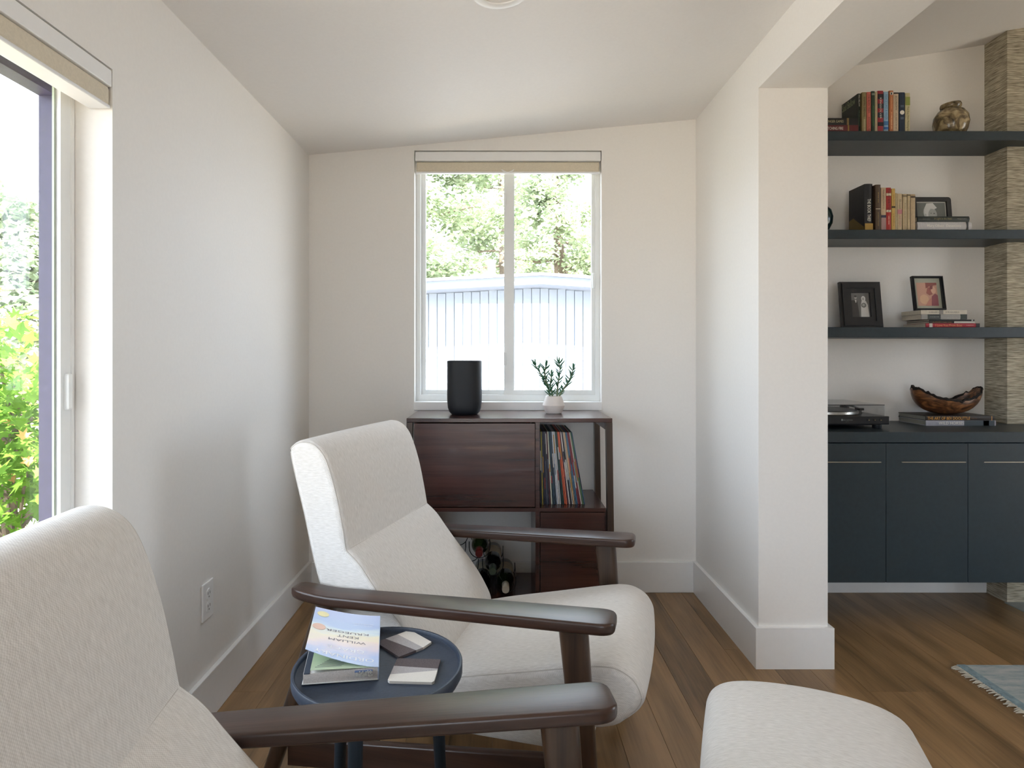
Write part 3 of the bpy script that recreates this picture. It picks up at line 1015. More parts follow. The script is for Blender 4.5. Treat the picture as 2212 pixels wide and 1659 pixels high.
cov_text('~w', .040, .003, .035, .158, M_wl)
def seal(u, v, r, m, nm):
    ring = [bend(Vector((u + r * math.cos(2 * PI * k / 28), v + r * .9 * math.sin(2 * PI * k / 28), 0))) for k in range(28)]
    top_ = [p + Vector((0, 0, .0004)) for p in ring]
    return part(nm, MB().loft([ring, top_]), m, cv, world=False)
seal(-.052, .182, .0125, plain('gold_seal', C('#e6dca0'), .4), 'gold_seal')
cov_text('10TH', .012, .004, -.052, .182, M_gl)
seal(-.055, .126, .0135, plain('coral_seal', C('#e2b9a2'), .4), 'coral_seal')
for k in range(7):
    v = .010 + .0042 * k
    g = MB().box(-.05 + .004 * k, .0 + .004 * k, v, v + .0007, cov_z(-.02, .0022) + .0011, cov_z(-.02, .0022) + .0014)
    part('small_print', g, M_gl, bk, world=False)
bmk = part('bookmark', MB().box(.026, .060, -.004, .10, T_ * .8, T_ * .8 + .0008), plain('bookmark_blue', C('#5b6f96'), .4), bk, world=False)
g = MB(); rg = random.Random(4)
for k in range(46):
    u = rg.uniform(.028, .058); z = rg.uniform(-.010, .001)
    g.box(u, u + .0022, -.0052, -.0038, T_ * .8 + z, T_ * .8 + z + .0022)
part('glitter_tassel', g, plain('silver_glitter', (.8, .79, .72), .3, metal=.3, var=.2), bmk, world=False)['kind'] = 'stuff'

# felt coasters, three-tone
M_felt_w = plain('white_felt', C('#d9d5ce'), .95, var=.06, scale=900, bump=.3)
M_felt_g = plain('light_grey_felt', C('#a9a5a6'), .95, var=.25, scale=900, bump=.3)
M_felt_d = plain('charcoal_felt', C('#5c5355'), .95, var=.4, scale=900, bump=.3)
def coaster(label, x, y, rz, cuts):
    c = thing('coaster', label, 'coaster', (x, y, SURF), math.radians(rz), 'felt coasters on the tray')
    for poly, m, nm in cuts:
        part(nm, MB().prism(poly, 0.0002, .0052, 'z'), m, c, world=False)
h_ = .0455
coaster('three-tone felt coaster turned diagonally on the tray', -.207, 1.373, 43,
        [([(-h_, h_ * .35), (h_ * .1, -h_), (-h_, -h_)][::-1] and [(-h_, -h_), (-h_ * .05, -h_), (-h_ * .45, h_), (-h_, h_)], M_felt_d, 'dark_felt'),
         ([(-h_ * .05, -h_), (h_ * .35, -h_), (h_ * .25, h_), (-h_ * .45, h_)], M_felt_g, 'grey_felt'),
         ([(h_ * .35, -h_), (h_, -h_ * .8), (h_, h_ * .8), (h_ * .8, h_), (h_ * .25, h_)], M_felt_w, 'white_felt')])
coaster('three-tone felt coaster lying square on the tray front', -.169, 1.255, -3,
        [([(-h_, h_ * .3), (h_, h_ * .15), (h_, h_), (-h_, h_)], M_felt_d, 'dark_felt'),
         ([(-h_, -h_ * .45), (h_, h_ * .0), (h_, h_ * .15), (-h_, h_ * .3)], M_felt_g, 'grey_felt'),
         ([(-h_ * .9, -h_), (h_ * .92, -h_), (h_, -h_ * .9), (h_, 0), (-h_, -h_ * .45), (-h_, -h_ * .9)], M_felt_w, 'white_felt')])

# ------------------------------------------------------------------ walnut cabinet under the window
cy0, cy1 = 2.62, D - .018
cx0, cx1 = wx(878, cy0), wx(1323, cy0)
ct = .871
cb = thing('walnut_cabinet', 'dark walnut open cabinet under the slider window', 'cabinet', ((cx0 + cx1) / 2, cy1, 0))
part('top', MB().box(cx0, cx1, cy0, D - .016, ct - .018, ct, .002), M_walnut, cb)
def post(xa, xb, ya, yb, splay=0.0):
    return MB().loft([[(xa + splay * s_, ya, z), (xb + splay * s_, ya, z), (xb + splay * s_, yb, z), (xa + splay * s_, yb, z)] for z, s_ in ((0, 1), (ct - .018, 0))])
for xa, sp_ in ((cx0, -.012), (cx1 - .026, .012)):
    part('post', post(xa, xa + .026, cy0, cy0 + .032, sp_), M_armv, cb)
    part('post', post(xa, xa + .026, cy1 - .032, cy1, sp_), M_armv, cb)
sh_z = wz(1098, cy0)                                    # mid shelf top
xi0, xi1 = cx0 + .027, cx1 - .027
xd = wx(1161.5, cy0)                                    # divider
part('mid_shelf', MB().box(xi0, xi1, cy0 + .004, cy1, sh_z - .016, sh_z, .001), M_walnut, cb)
part('divider', MB().box(xd - .009, xd + .009, cy0 + .004, cy1, sh_z, ct - .018), M_walnut, cb)
part('lower_divider', MB().box(xd - .009, xd + .009, cy0 + .006, cy1, .098, sh_z - .016), M_walnut, cb)
part('bottom_shelf', MB().box(xi0, xi1, cy0 + .01, cy1, .08, .098, .001), M_walnut, cb)
part('drop_front_door', MB().box(xi0 + .004, xd - .011, cy0 + .004, cy0 + .024, sh_z + .004, ct - .022, .001), M_walnut, cb)
part('door_backing', MB().box(xi0 + .004, xd - .011, cy1 - .01, cy1, sh_z, ct - .018), M_walnut, cb)
part('side_panel', MB().box(xi0, xi0 + .014, cy0 + .03, cy1 - .034, .098, ct - .018), M_walnut, cb)
part('lower_door', MB().box(xd + .012, xi1 - .004, cy0 + .008, cy0 + .026, .102, sh_z - .02, .001), M_walnut, cb)
part('lower_end_panel', MB().box(xi1 - .003, xi1 + .011, cy0 + .034, cy1 - .034, .098, sh_z - .016), M_walnut, cb)
part('side_rail', MB().box(xi1, xi1 + .02, cy0 + .032, cy1 - .032, ct - .05, ct - .018), M_walnut, cb)

# records
rec_cols = ['#2a3340', '#a79a3c', '#32363c', '#2b2e4a', '#565a68', '#30303a', '#5a2c36', '#c9c9b6', '#2a4048', '#334a5c', '#3a4450', '#b9bcc4', '#c6c4c0', '#aeb0b4',
            '#1f3a38', '#26403c', '#c8583a', '#d06a48', '#5b2f3c', '#cfc9c2', '#2c2730', '#b5b0a6', '#caa37a', '#5a6a72', '#3c6a8a', '#8a3a40', '#7a3438', '#c0b8b0', '#4a6a48', '#2c4a63']
cn = {'#2a3340': 'dark', '#a79a3c': 'mustard', '#c9c9b6': 'cream', '#c8583a': 'orange', '#d06a48': 'salmon', '#cfc9c2': 'off-white', '#caa37a': 'tan', '#3c6a8a': 'blue', '#4a6a48': 'green', '#2c4a63': 'steel blue'}
words = ['dark slate', 'mustard', 'charcoal', 'indigo', 'grey', 'black', 'maroon', 'cream', 'deep teal', 'slate blue', 'dull blue', 'pale grey', 'white', 'silver grey', 'forest green', 'dark green', 'orange', 'salmon',
         'plum', 'off-white', 'near-black', 'bone', 'tan', 'blue grey', 'bright blue', 'brick red', 'wine red', 'stone', 'moss green', 'steel blue']
NR = len(rec_cols)
ry = 2.682
xb0, xb1 = wx(1168, ry), wx(1262, ry)
for i, hc in enumerate(rec_cols):
    q = i / (NR - 1)
    ang = math.radians(.8 + 9.4 * q)
    xb = xb0 + (xb1 - xb0) * q
    r_ = thing('record_sleeve', 'vinyl record with a %s spine leaning in the cabinet, number %d from the divider' % (words[i], i + 1), 'record', (xb, ry, sh_z + .0008), 0, 'records in the walnut cabinet')
    r_.rotation_euler = (0, -ang, 0)
    dy = random.uniform(0, .006)
    part('sleeve', MB().box(0, .0043, dy, dy + .28, 0.0, .313), plain('sleeve_%d' % i, C(hc), .5, var=.12, scale=300), r_, world=False)
    za = random.uniform(.05, .22); zb = za + random.uniform(.03, .09)
    part('spine_print', MB().box(.0004, .0039, dy - .0004, dy, za, zb), plain('sleeve_print_%d' % (i % 5), C(['#c8c4bc', '#7a8796', '#b2863c', '#a34a44', '#20242c'][i % 5]), .5), r_, world=False)

# wine bottles and rack
rk = thing('wine_rack', 'black wire wine rack in the lower cabinet opening', 'wine rack', (-.03, 2.80, .098))
g = MB()
for yy in (2.72, 2.90):
    for row, xs_ in ((.098, (-.19, -.075, .028)), (.175, (-.135, -.027)), (.25, (-.19, -.085))):
        for xx in xs_:
            g.tube([(xx + .045 * math.cos(PI + PI * k / 10), yy, row + .048 + .045 * math.sin(PI + PI * k / 10)) for k in range(11)], .002, 6)
            g.tube([(xx + .045, yy, row + .048), (xx + .045, yy, row + .075)], .002, 6)
            g.tube([(xx - .045, yy, row + .048), (xx - .045, yy, row + .075)], .002, 6)
part('wire_cradles', g, M_blackm, rk)
g = MB()
for xx, zz in ((.073, .17), (.018, .25), (-.04, .325)):
    g.tube([(xx, 2.72, zz), (xx, 2.90, zz)], .002, 6)
part('side_wires', g, M_blackm, rk)
def bottle(label, x, z, gcol, ccol):
    b = thing('wine_bottle', label, 'bottle', (x, 2.945, z), 0, 'wine bottles in the cabinet')
    b.rotation_euler = (PI / 2, 0, 0)
    part('glass_body', MB().lathe([(0, .01), (.02, .002), (.034, 0), (.037, .006), (.037, .175), (.034, .195), (.020, .225), (.0145, .24), (.0138, .29), (.0150, .292), (.0150, .298), (0, .298)], 28), plain('bottle_' + gcol, C(gcol), .08, var=.02, spec=.7), b, True, world=False)
    part('capsule', MB().lathe([(.0142, .235), (.0156, .238), (.0156, .2995), (.0145, .301), (0, .301)], 24), plain('capsule_' + ccol, C(ccol), .35, var=.03), b, True, world=False)
    part('paper_label', MB().lathe([(.0372, .05), (.0376, .051), (.0376, .139), (.0372, .14)], 28), plain('bottle_label', C('#b5ad98'), .7), b, True, world=False)
bottle('green wine bottle with a pale silver cap, lowest in the rack', .028, .1425, '#12200f', '#b9b4a8')
bottle('dark wine bottle with a dull green cap, second row of the rack', -.027, .2195, '#0a0f10', '#3d4a40')
bottle('olive wine bottle with a dark red cap, top row of the rack', -.085, .2945, '#1c2a12', '#5a1a18')
bottle('black wine bottle beside the silver-capped one, low in the rack', -.075, .1425, '#080a0c', '#15181c')

# smart speaker
sx0, sy0 = wx(1003.5, 2.80), 2.80
sp = thing('speaker', 'matte black upright speaker on the walnut cabinet', 'speaker', (sx0, sy0, ct))
rings = []
for z, sc_ in ((0, .70), (.004, .78), (.012, .87), (.03, .955), (.055, .99), (.09, 1.0), (.236, 1.0), (.2395, .985), (.240, .97)):
    ring = []
    for k in range(48):
        a = 2 * PI * k / 48
        c_, s_ = math.cos(a), math.sin(a)
        ring.append((sx0 + .0775 * sc_ * math.copysign(abs(c_) ** .75, c_), sy0 + .062 * sc_ * math.copysign(abs(s_) ** .75, s_), ct + z))
    rings.append(ring)
part('body', MB().loft(rings), plain('speaker_mesh', C('#10151c'), .55, var=.2, scale=1500, bump=.3), sp, True, ang=50)
ring = [[(sx0 + (p[0] - sx0) * .9, sy0 + (p[1] - sy0) * .9, ct + z) for p in rings[-1]] for z in (.2399, .2408)]
part('top_panel', MB().loft(ring), M_black, sp)

# succulent
px_, py_ = wx(1196, 2.838), 2.838
pl = thing('potted_succulent', 'small green succulent in a white faceted pot on the walnut cabinet', 'plant', (px_, py_, ct))
part('pot', MB().lathe([(0, 0), (.032, 0), (.036, .003), (.050, .034), (.0505, .038), (.036, .079), (.0345, .0795), (.032, .078), (.030, .068), (0, .066)], 40, (px_, py_, ct)), plain('white_ceramic', (.74, .69, .66), .45, var=.03), pl, True, ang=25)
part('soil', MB().lathe([(0, .066), (.0303, .066), (.0303, .07), (0, .0715)], 24, (px_, py_, ct)), plain('soil', (.05, .035, .025), .9, var=.3, scale=200), pl)
M_stem = plain('succulent_stem', C('#6d7a5c'), .6, var=.2)
M_succ = plain('succulent_leaf', C('#34694a'), .4, var=.25, scale=60)
lm = MB()
rings = []
for k in range(6):
    q = k / 5
    rr = .0036 * math.sin(PI * (.12 + .83 * q)) ** .8 + .0002
    rings.append([(.027 * q, rr * math.cos(2 * PI * j / 6), rr * .6 * math.sin(2 * PI * j / 6) + .005 * q * q) for j in range(6)])
lmesh = lm.loft(rings).mesh('leaf'); lmesh.materials.append(M_succ); smooth_by(lmesh, 80)
def pz(px, py): return Vector((wx(px, py_), py_, wz(py, py_)))
rs = random.Random(9)
stems = [([(1188, 856), (1184, 838), (1174, 818), (1163, 800), (1156, 788)], 0), ([(1193, 856), (1191, 840), (1189, 828), (1192, 812)], .008), ([(1184, 836), (1178, 818), (1176, 800), (1179, 790)], -.012),
         ([(1203, 856), (1205, 832), (1208, 812), (1211, 796), (1207, 784)], .004), ([(1208, 856), (1217, 840), (1227, 826), (1233, 812), (1237, 798)], -.006)]
for pts, dy in stems:
    P3 = [pz(*p) + Vector((rs.uniform(-.001, .001), dy * i / 2, 0)) for i, p in enumerate(pts)]
    stm = part('stem', MB().tube(P3, [.0044 - .0005 * i for i in range(len(P3))], 7), M_stem, pl, True)
    npair = 0
    for i in range(1, len(P3)):
        for q in (.15, .5, .85):
            c0 = P3[i - 1].lerp(P3[i], q)
            d = (P3[i] - P3[i - 1]).normalized()
            for s in (0, PI):
                az = npair * 2.2 + s + rs.uniform(-.4, .4)
                side = Vector((math.cos(az), math.sin(az), 0))
                dirv = (side * 1.0 + d * .42 + Vector((0, 0, .22))).normalized()
                o = bpy.data.objects.new('leaf', lmesh); COL.objects.link(o)
                o.parent = stm; o.location = c0 - pl.location
                o.rotation_euler = dirv.to_track_quat('X', 'Z').to_euler()
                k = rs.uniform(.85, 1.4); o.scale = (k, k, k)
            npair += 1
    for k in range(5):
        dirv = (d + Vector((rs.uniform(-.6, .6), rs.uniform(-.6, .6), .3))).normalized()
        o = bpy.data.objects.new('leaf', lmesh); COL.objects.link(o)
        o.parent = stm; o.location = P3[-1] - pl.location
        o.rotation_euler = dirv.to_track_quat('X', 'Z').to_euler(); o.scale = (1.05, 1.05, 1.05)

# ------------------------------------------------------------------ built-in shelving
def ledge(yf):
    return [(XP + .001, yf), (3.6, yf), (3.6, 2.8655), (2.3295, 2.8655), (2.3295, D - .0005), (XP + .001, D - .0005)]
SHZ = [(2.091, 2.133, 'top'), (1.653, 1.694, 'middle'), (1.214, 1.260, 'lowest')]
for za, zb, w in SHZ:
    s = part('floating_shelf', MB().prism(ledge(2.78), za, zb, 'z'), M_slate)
    bm = bmesh.new(); bm.from_mesh(s.data)
    bmesh.ops.bevel(bm, geom=list(bm.edges), offset=.0015, segments=1, affect='EDGES')
    bm.to_mesh(s.data); bm.free()
    tag(s, 'dark slate floating shelf, %s of the three, on the alcove wall' % w, 'shelf', 'floating shelves in the alcove')
s = part('worktop', MB().prism(ledge(2.565), .778, .820, 'z'), M_slate)
tag(s, 'long dark slate worktop over the floating cabinets', 'worktop')
CT = .820
edges = [XP + .002, wx(1914, 2.57), wx(2091, 2.57), wx(2091, 2.57) + .338, wx(2091, 2.57) + .676]
names = ['partly behind the white pier', 'with its door in full view', 'at the right edge of the picture', 'before the chimney breast']
for i in range(4):
    a, b = edges[i], edges[i + 1]
    yb = D - .018 if b < 2.33 else 2.864
    cbn = thing('floating_cabinet', 'dark slate wall-hung cabinet %s' % names[i], 'cabinet', ((a + b) / 2, yb, .20), 0, 'wall-hung cabinets under the worktop')
    part('carcass', MB().box(a + .001, b - .001, 2.592, yb, .203, .777), M_slate, cbn)
    dr = part('door', MB().box(a + .0012, b - .0012, 2.570, 2.590, .200, .773, .0012), M_slate, cbn)
    hc = .5 * (a + b)
    hl = .131
    zh = wz(998, 2.57)
    x0h = wx(1947, 2.57) - wx(1914, 2.57) + a if i else wx(1902, 2.57) - .262
    part('edge_pull', MB().box(x0h, x0h + .262, 2.564, 2.5705, zh - .0016, zh + .0016), plain('nickel_pull', (.62, .56, .47), .35, metal=1.0), dr)

# ------------------------------------------------------------------ books
M_bw = plain('spine_white_print', C('#e4e0d4'), .5, var=.01)
M_bd = plain('spine_dark_print', C('#2a2724'), .5, var=.01)
TM = {'w': M_bw, 'd': M_bd}
def tmat(c):
    if c in TM: return TM[c]
    TM[c] = plain('print_' + c.strip('#'), C(c), .5, var=.01)
    return TM[c]

def stand_book(label, px0, px1, pyt, zb, yf, depth, col, titles=(), bands=(), round_spine=False, group=None, dx=0.0):
    """upright book: spine towards the room. titles: (text, centre fraction from top, length fraction, height fraction, colour); bands: (f0,f1,colour)"""
    x0, x1 = wx(px0, yf) + .0004, wx(px1, yf) - .0004
    zt = wz(pyt, yf)
    h = zt - zb
    t = thing('book', label, 'book', ((x0 + x1) / 2, yf, zb), 0, group)
    m = plain('cover_' + col.strip('#'), C(col), .45, var=.08, scale=120)
    c = .0016
    w = x1 - x0
    g = MB()
    bulge = .004 if round_spine else .001
    out = [(x0, yf + depth), (x0, yf + .003)]
    for k in range(7):
        q = k / 6
        out.append((x0 + w * q, yf + .003 - bulge * math.sin(PI * q)))
    out += [(x1, yf + .003), (x1, yf + depth), (x1 - c, yf + depth), (x1 - c, yf + .006), (x0 + c, yf + .006), (x0 + c, yf + depth)]
    g.prism(out, zb, zt, 'z')
    cv = part('cover', g, m, t)
    part('pages', MB().box(x0 + c, x1 - c, yf + .0062, yf + depth - .004, zb + .002, zt - .003), M_page, t)
    for f0, f1, bc in bands:
        part('spine_band', MB().box(x0 + .0002, x1 - .0002, yf + .0026 - bulge - .0005, yf + .0026 - bulge * .3, zt - h * f1, zt - h * f0), tmat(bc), cv)
    for tx, fc, fl, fh, tc_ in titles:
        part('spine_title', text_geo(tx, h * fl, w * fh, ((x0 + x1) / 2, yf + .0026 - bulge - .0009, zt - h * fc), (0, 0, -1), (1, 0, 0)), tmat(tc_), cv)
    return t, cv

def flat_book(label, x0, x1, zb, zt, yf, depth, col, titles=(), bands=(), hard=False, rz=0.0, pcol=None, group=None, round_spine=False):
    """book lying flat, spine towards the room"""
    t = thing('book', label, 'book', ((x0 + x1) / 2, yf, zb), rz, group)
    cxm = (x0 + x1) / 2
    w = x1 - x0; h = zt - zb
    m = plain('cover_' + col.strip('#'), C(col), .45, var=.08, scale=120)
    c = .0022 if hard else .0009
    out = [(depth, 0), (0.003, 0)]
    bul = .005 if round_spine else .0012
    for k in range(7):
        q = k / 6
        out.append((.003 - bul * math.sin(PI * q), h * q))
    out += [(.003, h), (depth, h), (depth, h - c), (.006, h - c), (.006, c), (depth, c)]
    cv = part('cover', MB().prism(out, -w / 2, w / 2, 'x'), m, t, world=False)
    ins = .004 if hard else .0005
    part('pages', MB().box(-w / 2 + ins, w / 2 - ins, .0063, depth - ins, c, h - c), plain('pages_' + pcol.strip('#'), C(pcol), .8) if pcol else M_page, t, world=False)
    for f0, f1, bc in bands:
        part('spine_band', MB().box(-w / 2 + w * f0, -w / 2 + w * f1, .0026 - bul - .0004, .003, .0004, h - .0004), tmat(bc), cv, world=False)
    for tx, fc, fl, fh, tc_ in titles:
        part('spine_title', text_geo(tx, w * fl, h * fh, (-w / 2 + w * fc, .0026 - bul - .0008, h / 2), (1, 0, 0), (0, 0, 1)), tmat(tc_), cv, world=False)
    return t, cv

G1 = 'books on the top shelf'
z1s = SHZ[0][1]; yf = 2.80
xr = wx(1854.5, 2.79)
flat_book('dark red paperback lying flat at the bottom on the top shelf', xr - .205, xr, z1s, z1s + .031, 2.79, .135, '#5a1c20', [('CATCHING FIRE', .46, .42, .42, 'w')], [(.77, .80, '#8a6a34')], group=G1)
flat_book('black paperback lying flat on the dark red one, top shelf', xr - .205, xr - .001, z1s + .0312, z1s + .0622, 2.79, .135, '#14171a', [('THE HUNGER GAMES', .42, .52, .36, '#b9b08c')], [(.755, .80, '#7a623c')], group=G1)
tb_, cv_ = stand_book('thin dark green book showing its script-lettered cover, top shelf', 1853.3, 1859.5, 201.6, z1s, 2.81, .133, '#16241f', [('SAUL BELLOW', .18, .30, .5, 'w'), ('~a', .62, .4, .4, '#7f9a86')], group=G1)
xc = wx(1853.3, 2.81)
part('cover_script', text_geo('Saul Bellow', .105, .034, (xc - .0002, 2.885, z1s + .158), (0, -1, 0), (0, 0, 1)), tmat('#8f9a78'), cv_)
specs = [
    ('olive tan paperback on the top shelf', 1863, 1872.3, 198.7, '#8a7c55', [('ANIMAL DREAMS', .36, .5, .42, '#33291a'), ('KINGSOLVER', .82, .3, .3, '#e0d8b8')], []),
    ('salmon pink paperback on the top shelf', 1873.2, 1882, 198.3, '#c4695a', [('THE BEAN TREES', .29, .46, .5, '#2a1a1a'), ('KINGSOLVER', .8, .36, .42, '#2a1a1a')], []),
    ('dark green paperback standing between salmon and cream spines', 1883, 1890.6, 196.3, '#1d3326', [('~b', .6, .5, .45, '#4f8a4a')], [(.05, .10, '#7f8a7a')]),
    ('thin cream paperback left of the red and black striped book', 1891, 1896.4, 197.5, '#b7a888', [('~c', .5, .7, .35, '#8a7a5a')], []),
    ('red and black striped book on the top shelf', 1896.6, 1908.9, 195.5, '#8e2630', [('KINGSOLVER', .42, .5, .3, 'w')], [(.08, .20, '#1d1a20'), (.31, .42, '#232630'), (.52, .64, '#232630'), (.75, .84, '#1d1a20')]),
    ('light blue paperback on the top shelf', 1910, 1919.6, 197.5, '#8fb0c6', [('PEACE LIKE A RIVER', .38, .62, .5, '#3a6a9a')], [(.72, .82, '#3f6f9f'), (.86, .92, '#2f62a0')]),
    ('orange paperback with a bird roundel on the top shelf', 1922, 1930.6, 195, '#b8734a', [('~d', .3, .3, .4, '#e0b080'), ('~e', .72, .4, .5, '#f0c898')], []),
    ('wide cream paperback with a black top edge, top shelf', 1930.8, 1941.8, 199.5, '#c4b096', [('ECONOMY', .27, .36, .36, '#3a332c'), ('~f', .72, .42, .3, '#5a5046')], [(0, .03, '#1a1816')]),
    ('thick navy book with a white moon on its spine, top shelf', 1943, 1955.4, 199, '#14263a', [], []),
    ('cream paperback with a green block, rightmost book of the top shelf', 1956.3, 1966.6, 200.4, '#bdb48e', [('Their Eyes Were Watching God', .66, .64, .5, '#26241c')], [(.10, .31, '#8a9448')]),
]
for lab, a, b, tp, colr, ti, ba in specs:
    t_, c_ = stand_book(lab, a, b, tp, z1s, yf, random.uniform(.125, .135), colr, ti, ba, group=G1)
    if 'moon' in lab:
        x0, x1 = wx(a, yf), wx(b, yf); zt = wz(tp, yf); h = zt - z1s
        part('moon_mark', MB().lathe([(0, 0), (.0095, 0), (.0095, .0012), (0, .0012)], 24, M=Matrix.Translation(((x0 + x1) / 2, yf + .0016, zt - h * .5)) @ Matrix.Rotation(PI / 2, 4, 'X')), M_bw, c_)
        for fz in (.33, .36, .63, .66):
            part('spine_title', MB().box((x0 + x1) / 2 - .007, (x0 + x1) / 2 + .007, yf + .0004, yf + .0012, zt - h * fz - .0008, zt - h * fz + .0008), tmat('#8090a0'), c_)
    if 'bird' in lab:
        x0, x1 = wx(a, yf), wx(b, yf); zt = wz(tp, yf)
        part('roundel', MB().lathe([(0, 0), (.007, 0), (.007, .001), (0, .001)], 20, M=Matrix.Translation(((x0 + x1) / 2, yf + .0016, zt - .014)) @ Matrix.Rotation(PI / 2, 4, 'X')), M_bw, c_)
        part('roundel_bird', MB().lathe([(0, 0), (.004, 0), (.004, .001), (0, .001)], 12, M=Matrix.Translation(((x0 + x1) / 2 - .001, yf + .0008, zt - .0145)) @ Matrix.Rotation(PI / 2, 4, 'X'), sy=1.4, sx=.7), M_bd, c_)

# marbled vase on the top shelf
vx_, vy_ = wx(2054, 2.885), 2.885
m, nt, b = base_mat('marbled_glaze')
tc = N(nt, 'ShaderNodeTexCoord'); nz = N(nt, 'ShaderNodeTexNoise'); nz.inputs['Scale'].default_value = 17; nz.inputs['Detail'].default_value = 6; nz.inputs['Distortion'].default_value = 2.2
nt.links.new(tc.outputs['Object'], nz.inputs['Vector'])
r = ramp(nt, [(.30, C('#2e261a')), (.45, C('#6e5f46')), (.58, C('#a5926f')), (.75, C('#c6b794'))])
nt.links.new(nz.outputs['Fac'], r.inputs[0]); nt.links.new(r.outputs[0], b.inputs['Base Color']); b.inputs['Roughness'].default_value = .16
vs = thing('marbled_vase', 'round brown marbled vase on the top shelf', 'vase', (vx_, vy_, z1s))
part('body', MB().lathe([(0, 0), (.042, 0), (.05, .006), (.066, .04), (.072, .072), (.068, .102), (.052, .128), (.036, .138), (.034, .143), (.03, .138), (0, .13)], 40, (vx_, vy_, z1s)), m, vs, True)
tl = Matrix.Translation((vx_, vy_, z1s + .141)) @ Matrix.Rotation(math.radians(-5), 4, 'Y')
part('rim', MB().lathe([(.028, -.004), (.036, -.004), (.042, .002), (.043, .012), (.040, .021), (.034, .022), (.028, .014)], 32, M=tl), m, vs, True)

# middle shelf
G2 = 'books on the middle shelf'
z2 = SHZ[1][1]
t_, c_ = stand_book('thick black book with a yellow patch, leftmost on the middle shelf', 1868, 1885.6, 397, z2, 2.81, .128, '#14161a', [('THE BOOK THIEF', .56, .48, .42, 'w')], [(.84, 1.0, '#a8873e')], round_spine=True, group=G2)
xc = wx(1868, 2.81)
part('cover_glow', MB().prism([(2.815, z2 + .001), (2.935, z2 + .001), (2.935, z2 + .068), (2.90, z2 + .075), (2.86, z2 + .048), (2.815, z2 + .02)], xc - .0006, xc + .0006, 'x'), tmat('#6e5a26'), c_)
specs = [
    ('brown hardback with worn gilt lettering on the middle shelf', 1892, 1903, 398.4, '#4f3f30', [('~g', .28, .22, .5, '#8a7448'), ('~h', .75, .3, .4, '#8a7448')], [(.52, .535, '#c0b49a')]),
    ('cream book with a pink lower spine on the middle shelf', 1904, 1914.8, 405, '#b8a284', [('~i', .27, .44, .36, '#6a5a4a')], [(.64, .70, '#34344a'), (.70, 1.0, '#9d7f7c')]),
    ('bright red book with black lettering on the middle shelf', 1915, 1925.6, 405, '#a32a26', [('TALES WRITTEN', .30, .52, .52, '#1a1214'), ('~j', .76, .2, .4, '#e0c0a0')], [(.13, .19, '#d8cdb0'), (.52, .57, '#d8cdb0')]),
    ('yellow paperback on the middle shelf', 1926.8, 1934.6, 407, '#c4a258', [('~k', .3, .3, .3, '#6a5430'), ('~l', .75, .3, .35, '#6a5430')], [(.42, .46, '#3a3020')]),
    ('very thin cream booklet beside the yellow paperback', 1934.7, 1938.8, 416.7, '#b4a37e', [('~m', .5, .5, .4, '#6a5a48')], []),
    ('cream paperback with a pink flower on its spine, middle shelf', 1939.3, 1949.2, 418, '#c0ad8a', [('Aldo Leopold', .28, .26, .55, '#3a3028'), ('A SAND COUNTY', .72, .36, .5, '#a0686c')], [(.43, .55, '#b97a80')]),
    ('plain cream paperback right of the pink-flowered spine', 1951, 1959.8, 418.7, '#bba986', [('~n', .5, .5, .4, '#4a4036'), ('~o', .86, .2, .3, '#4a4036')], [(.03, .08, '#7a6a52')]),
    ('slim cream paperback second from the photo frame', 1961, 1966.9, 418.7, '#b8a680', [('~p', .45, .5, .4, '#5a4c3c')], [(.02, .05, '#4a4030')]),
    ('blank cream paperback touching the rounded photo frame', 1968, 1978.2, 419.3, '#b19c7c', [], [(.05, .10, '#5a4a38')]),
]
for lab, a, b, tp, colr, ti, ba in specs:
    stand_book(lab, a, b, tp, z2, yf, random.uniform(.108, .12), colr, ti, ba, group=G2)
x0, x1 = wx(1982, 2.80), wx(2099, 2.80)
flat_book('white hardback lying flat on the middle shelf', x0, x1, z2, z2 + .0385, 2.80, .108, '#b9b7b8', [('Mary Oliver  Devotions', .48, .62, .4, 'w')], [(.90, .93, '#2a2a2c')], hard=True, group=G2, round_spine=True)
flat_book('charcoal hardback on top of the white one, middle shelf', x0 + .001, wx(2094, 2.80), z2 + .0387, z2 + .064, 2.80, .108, '#2c3230', [('A Light in the Attic', .48, .34, .5, '#8a8258'), ('Silverstein', .16, .14, .3, '#6a6e68'), ('HarperCollins', .85, .18, .3, '#8a8c84')], hard=True, group=G2, round_spine=True)

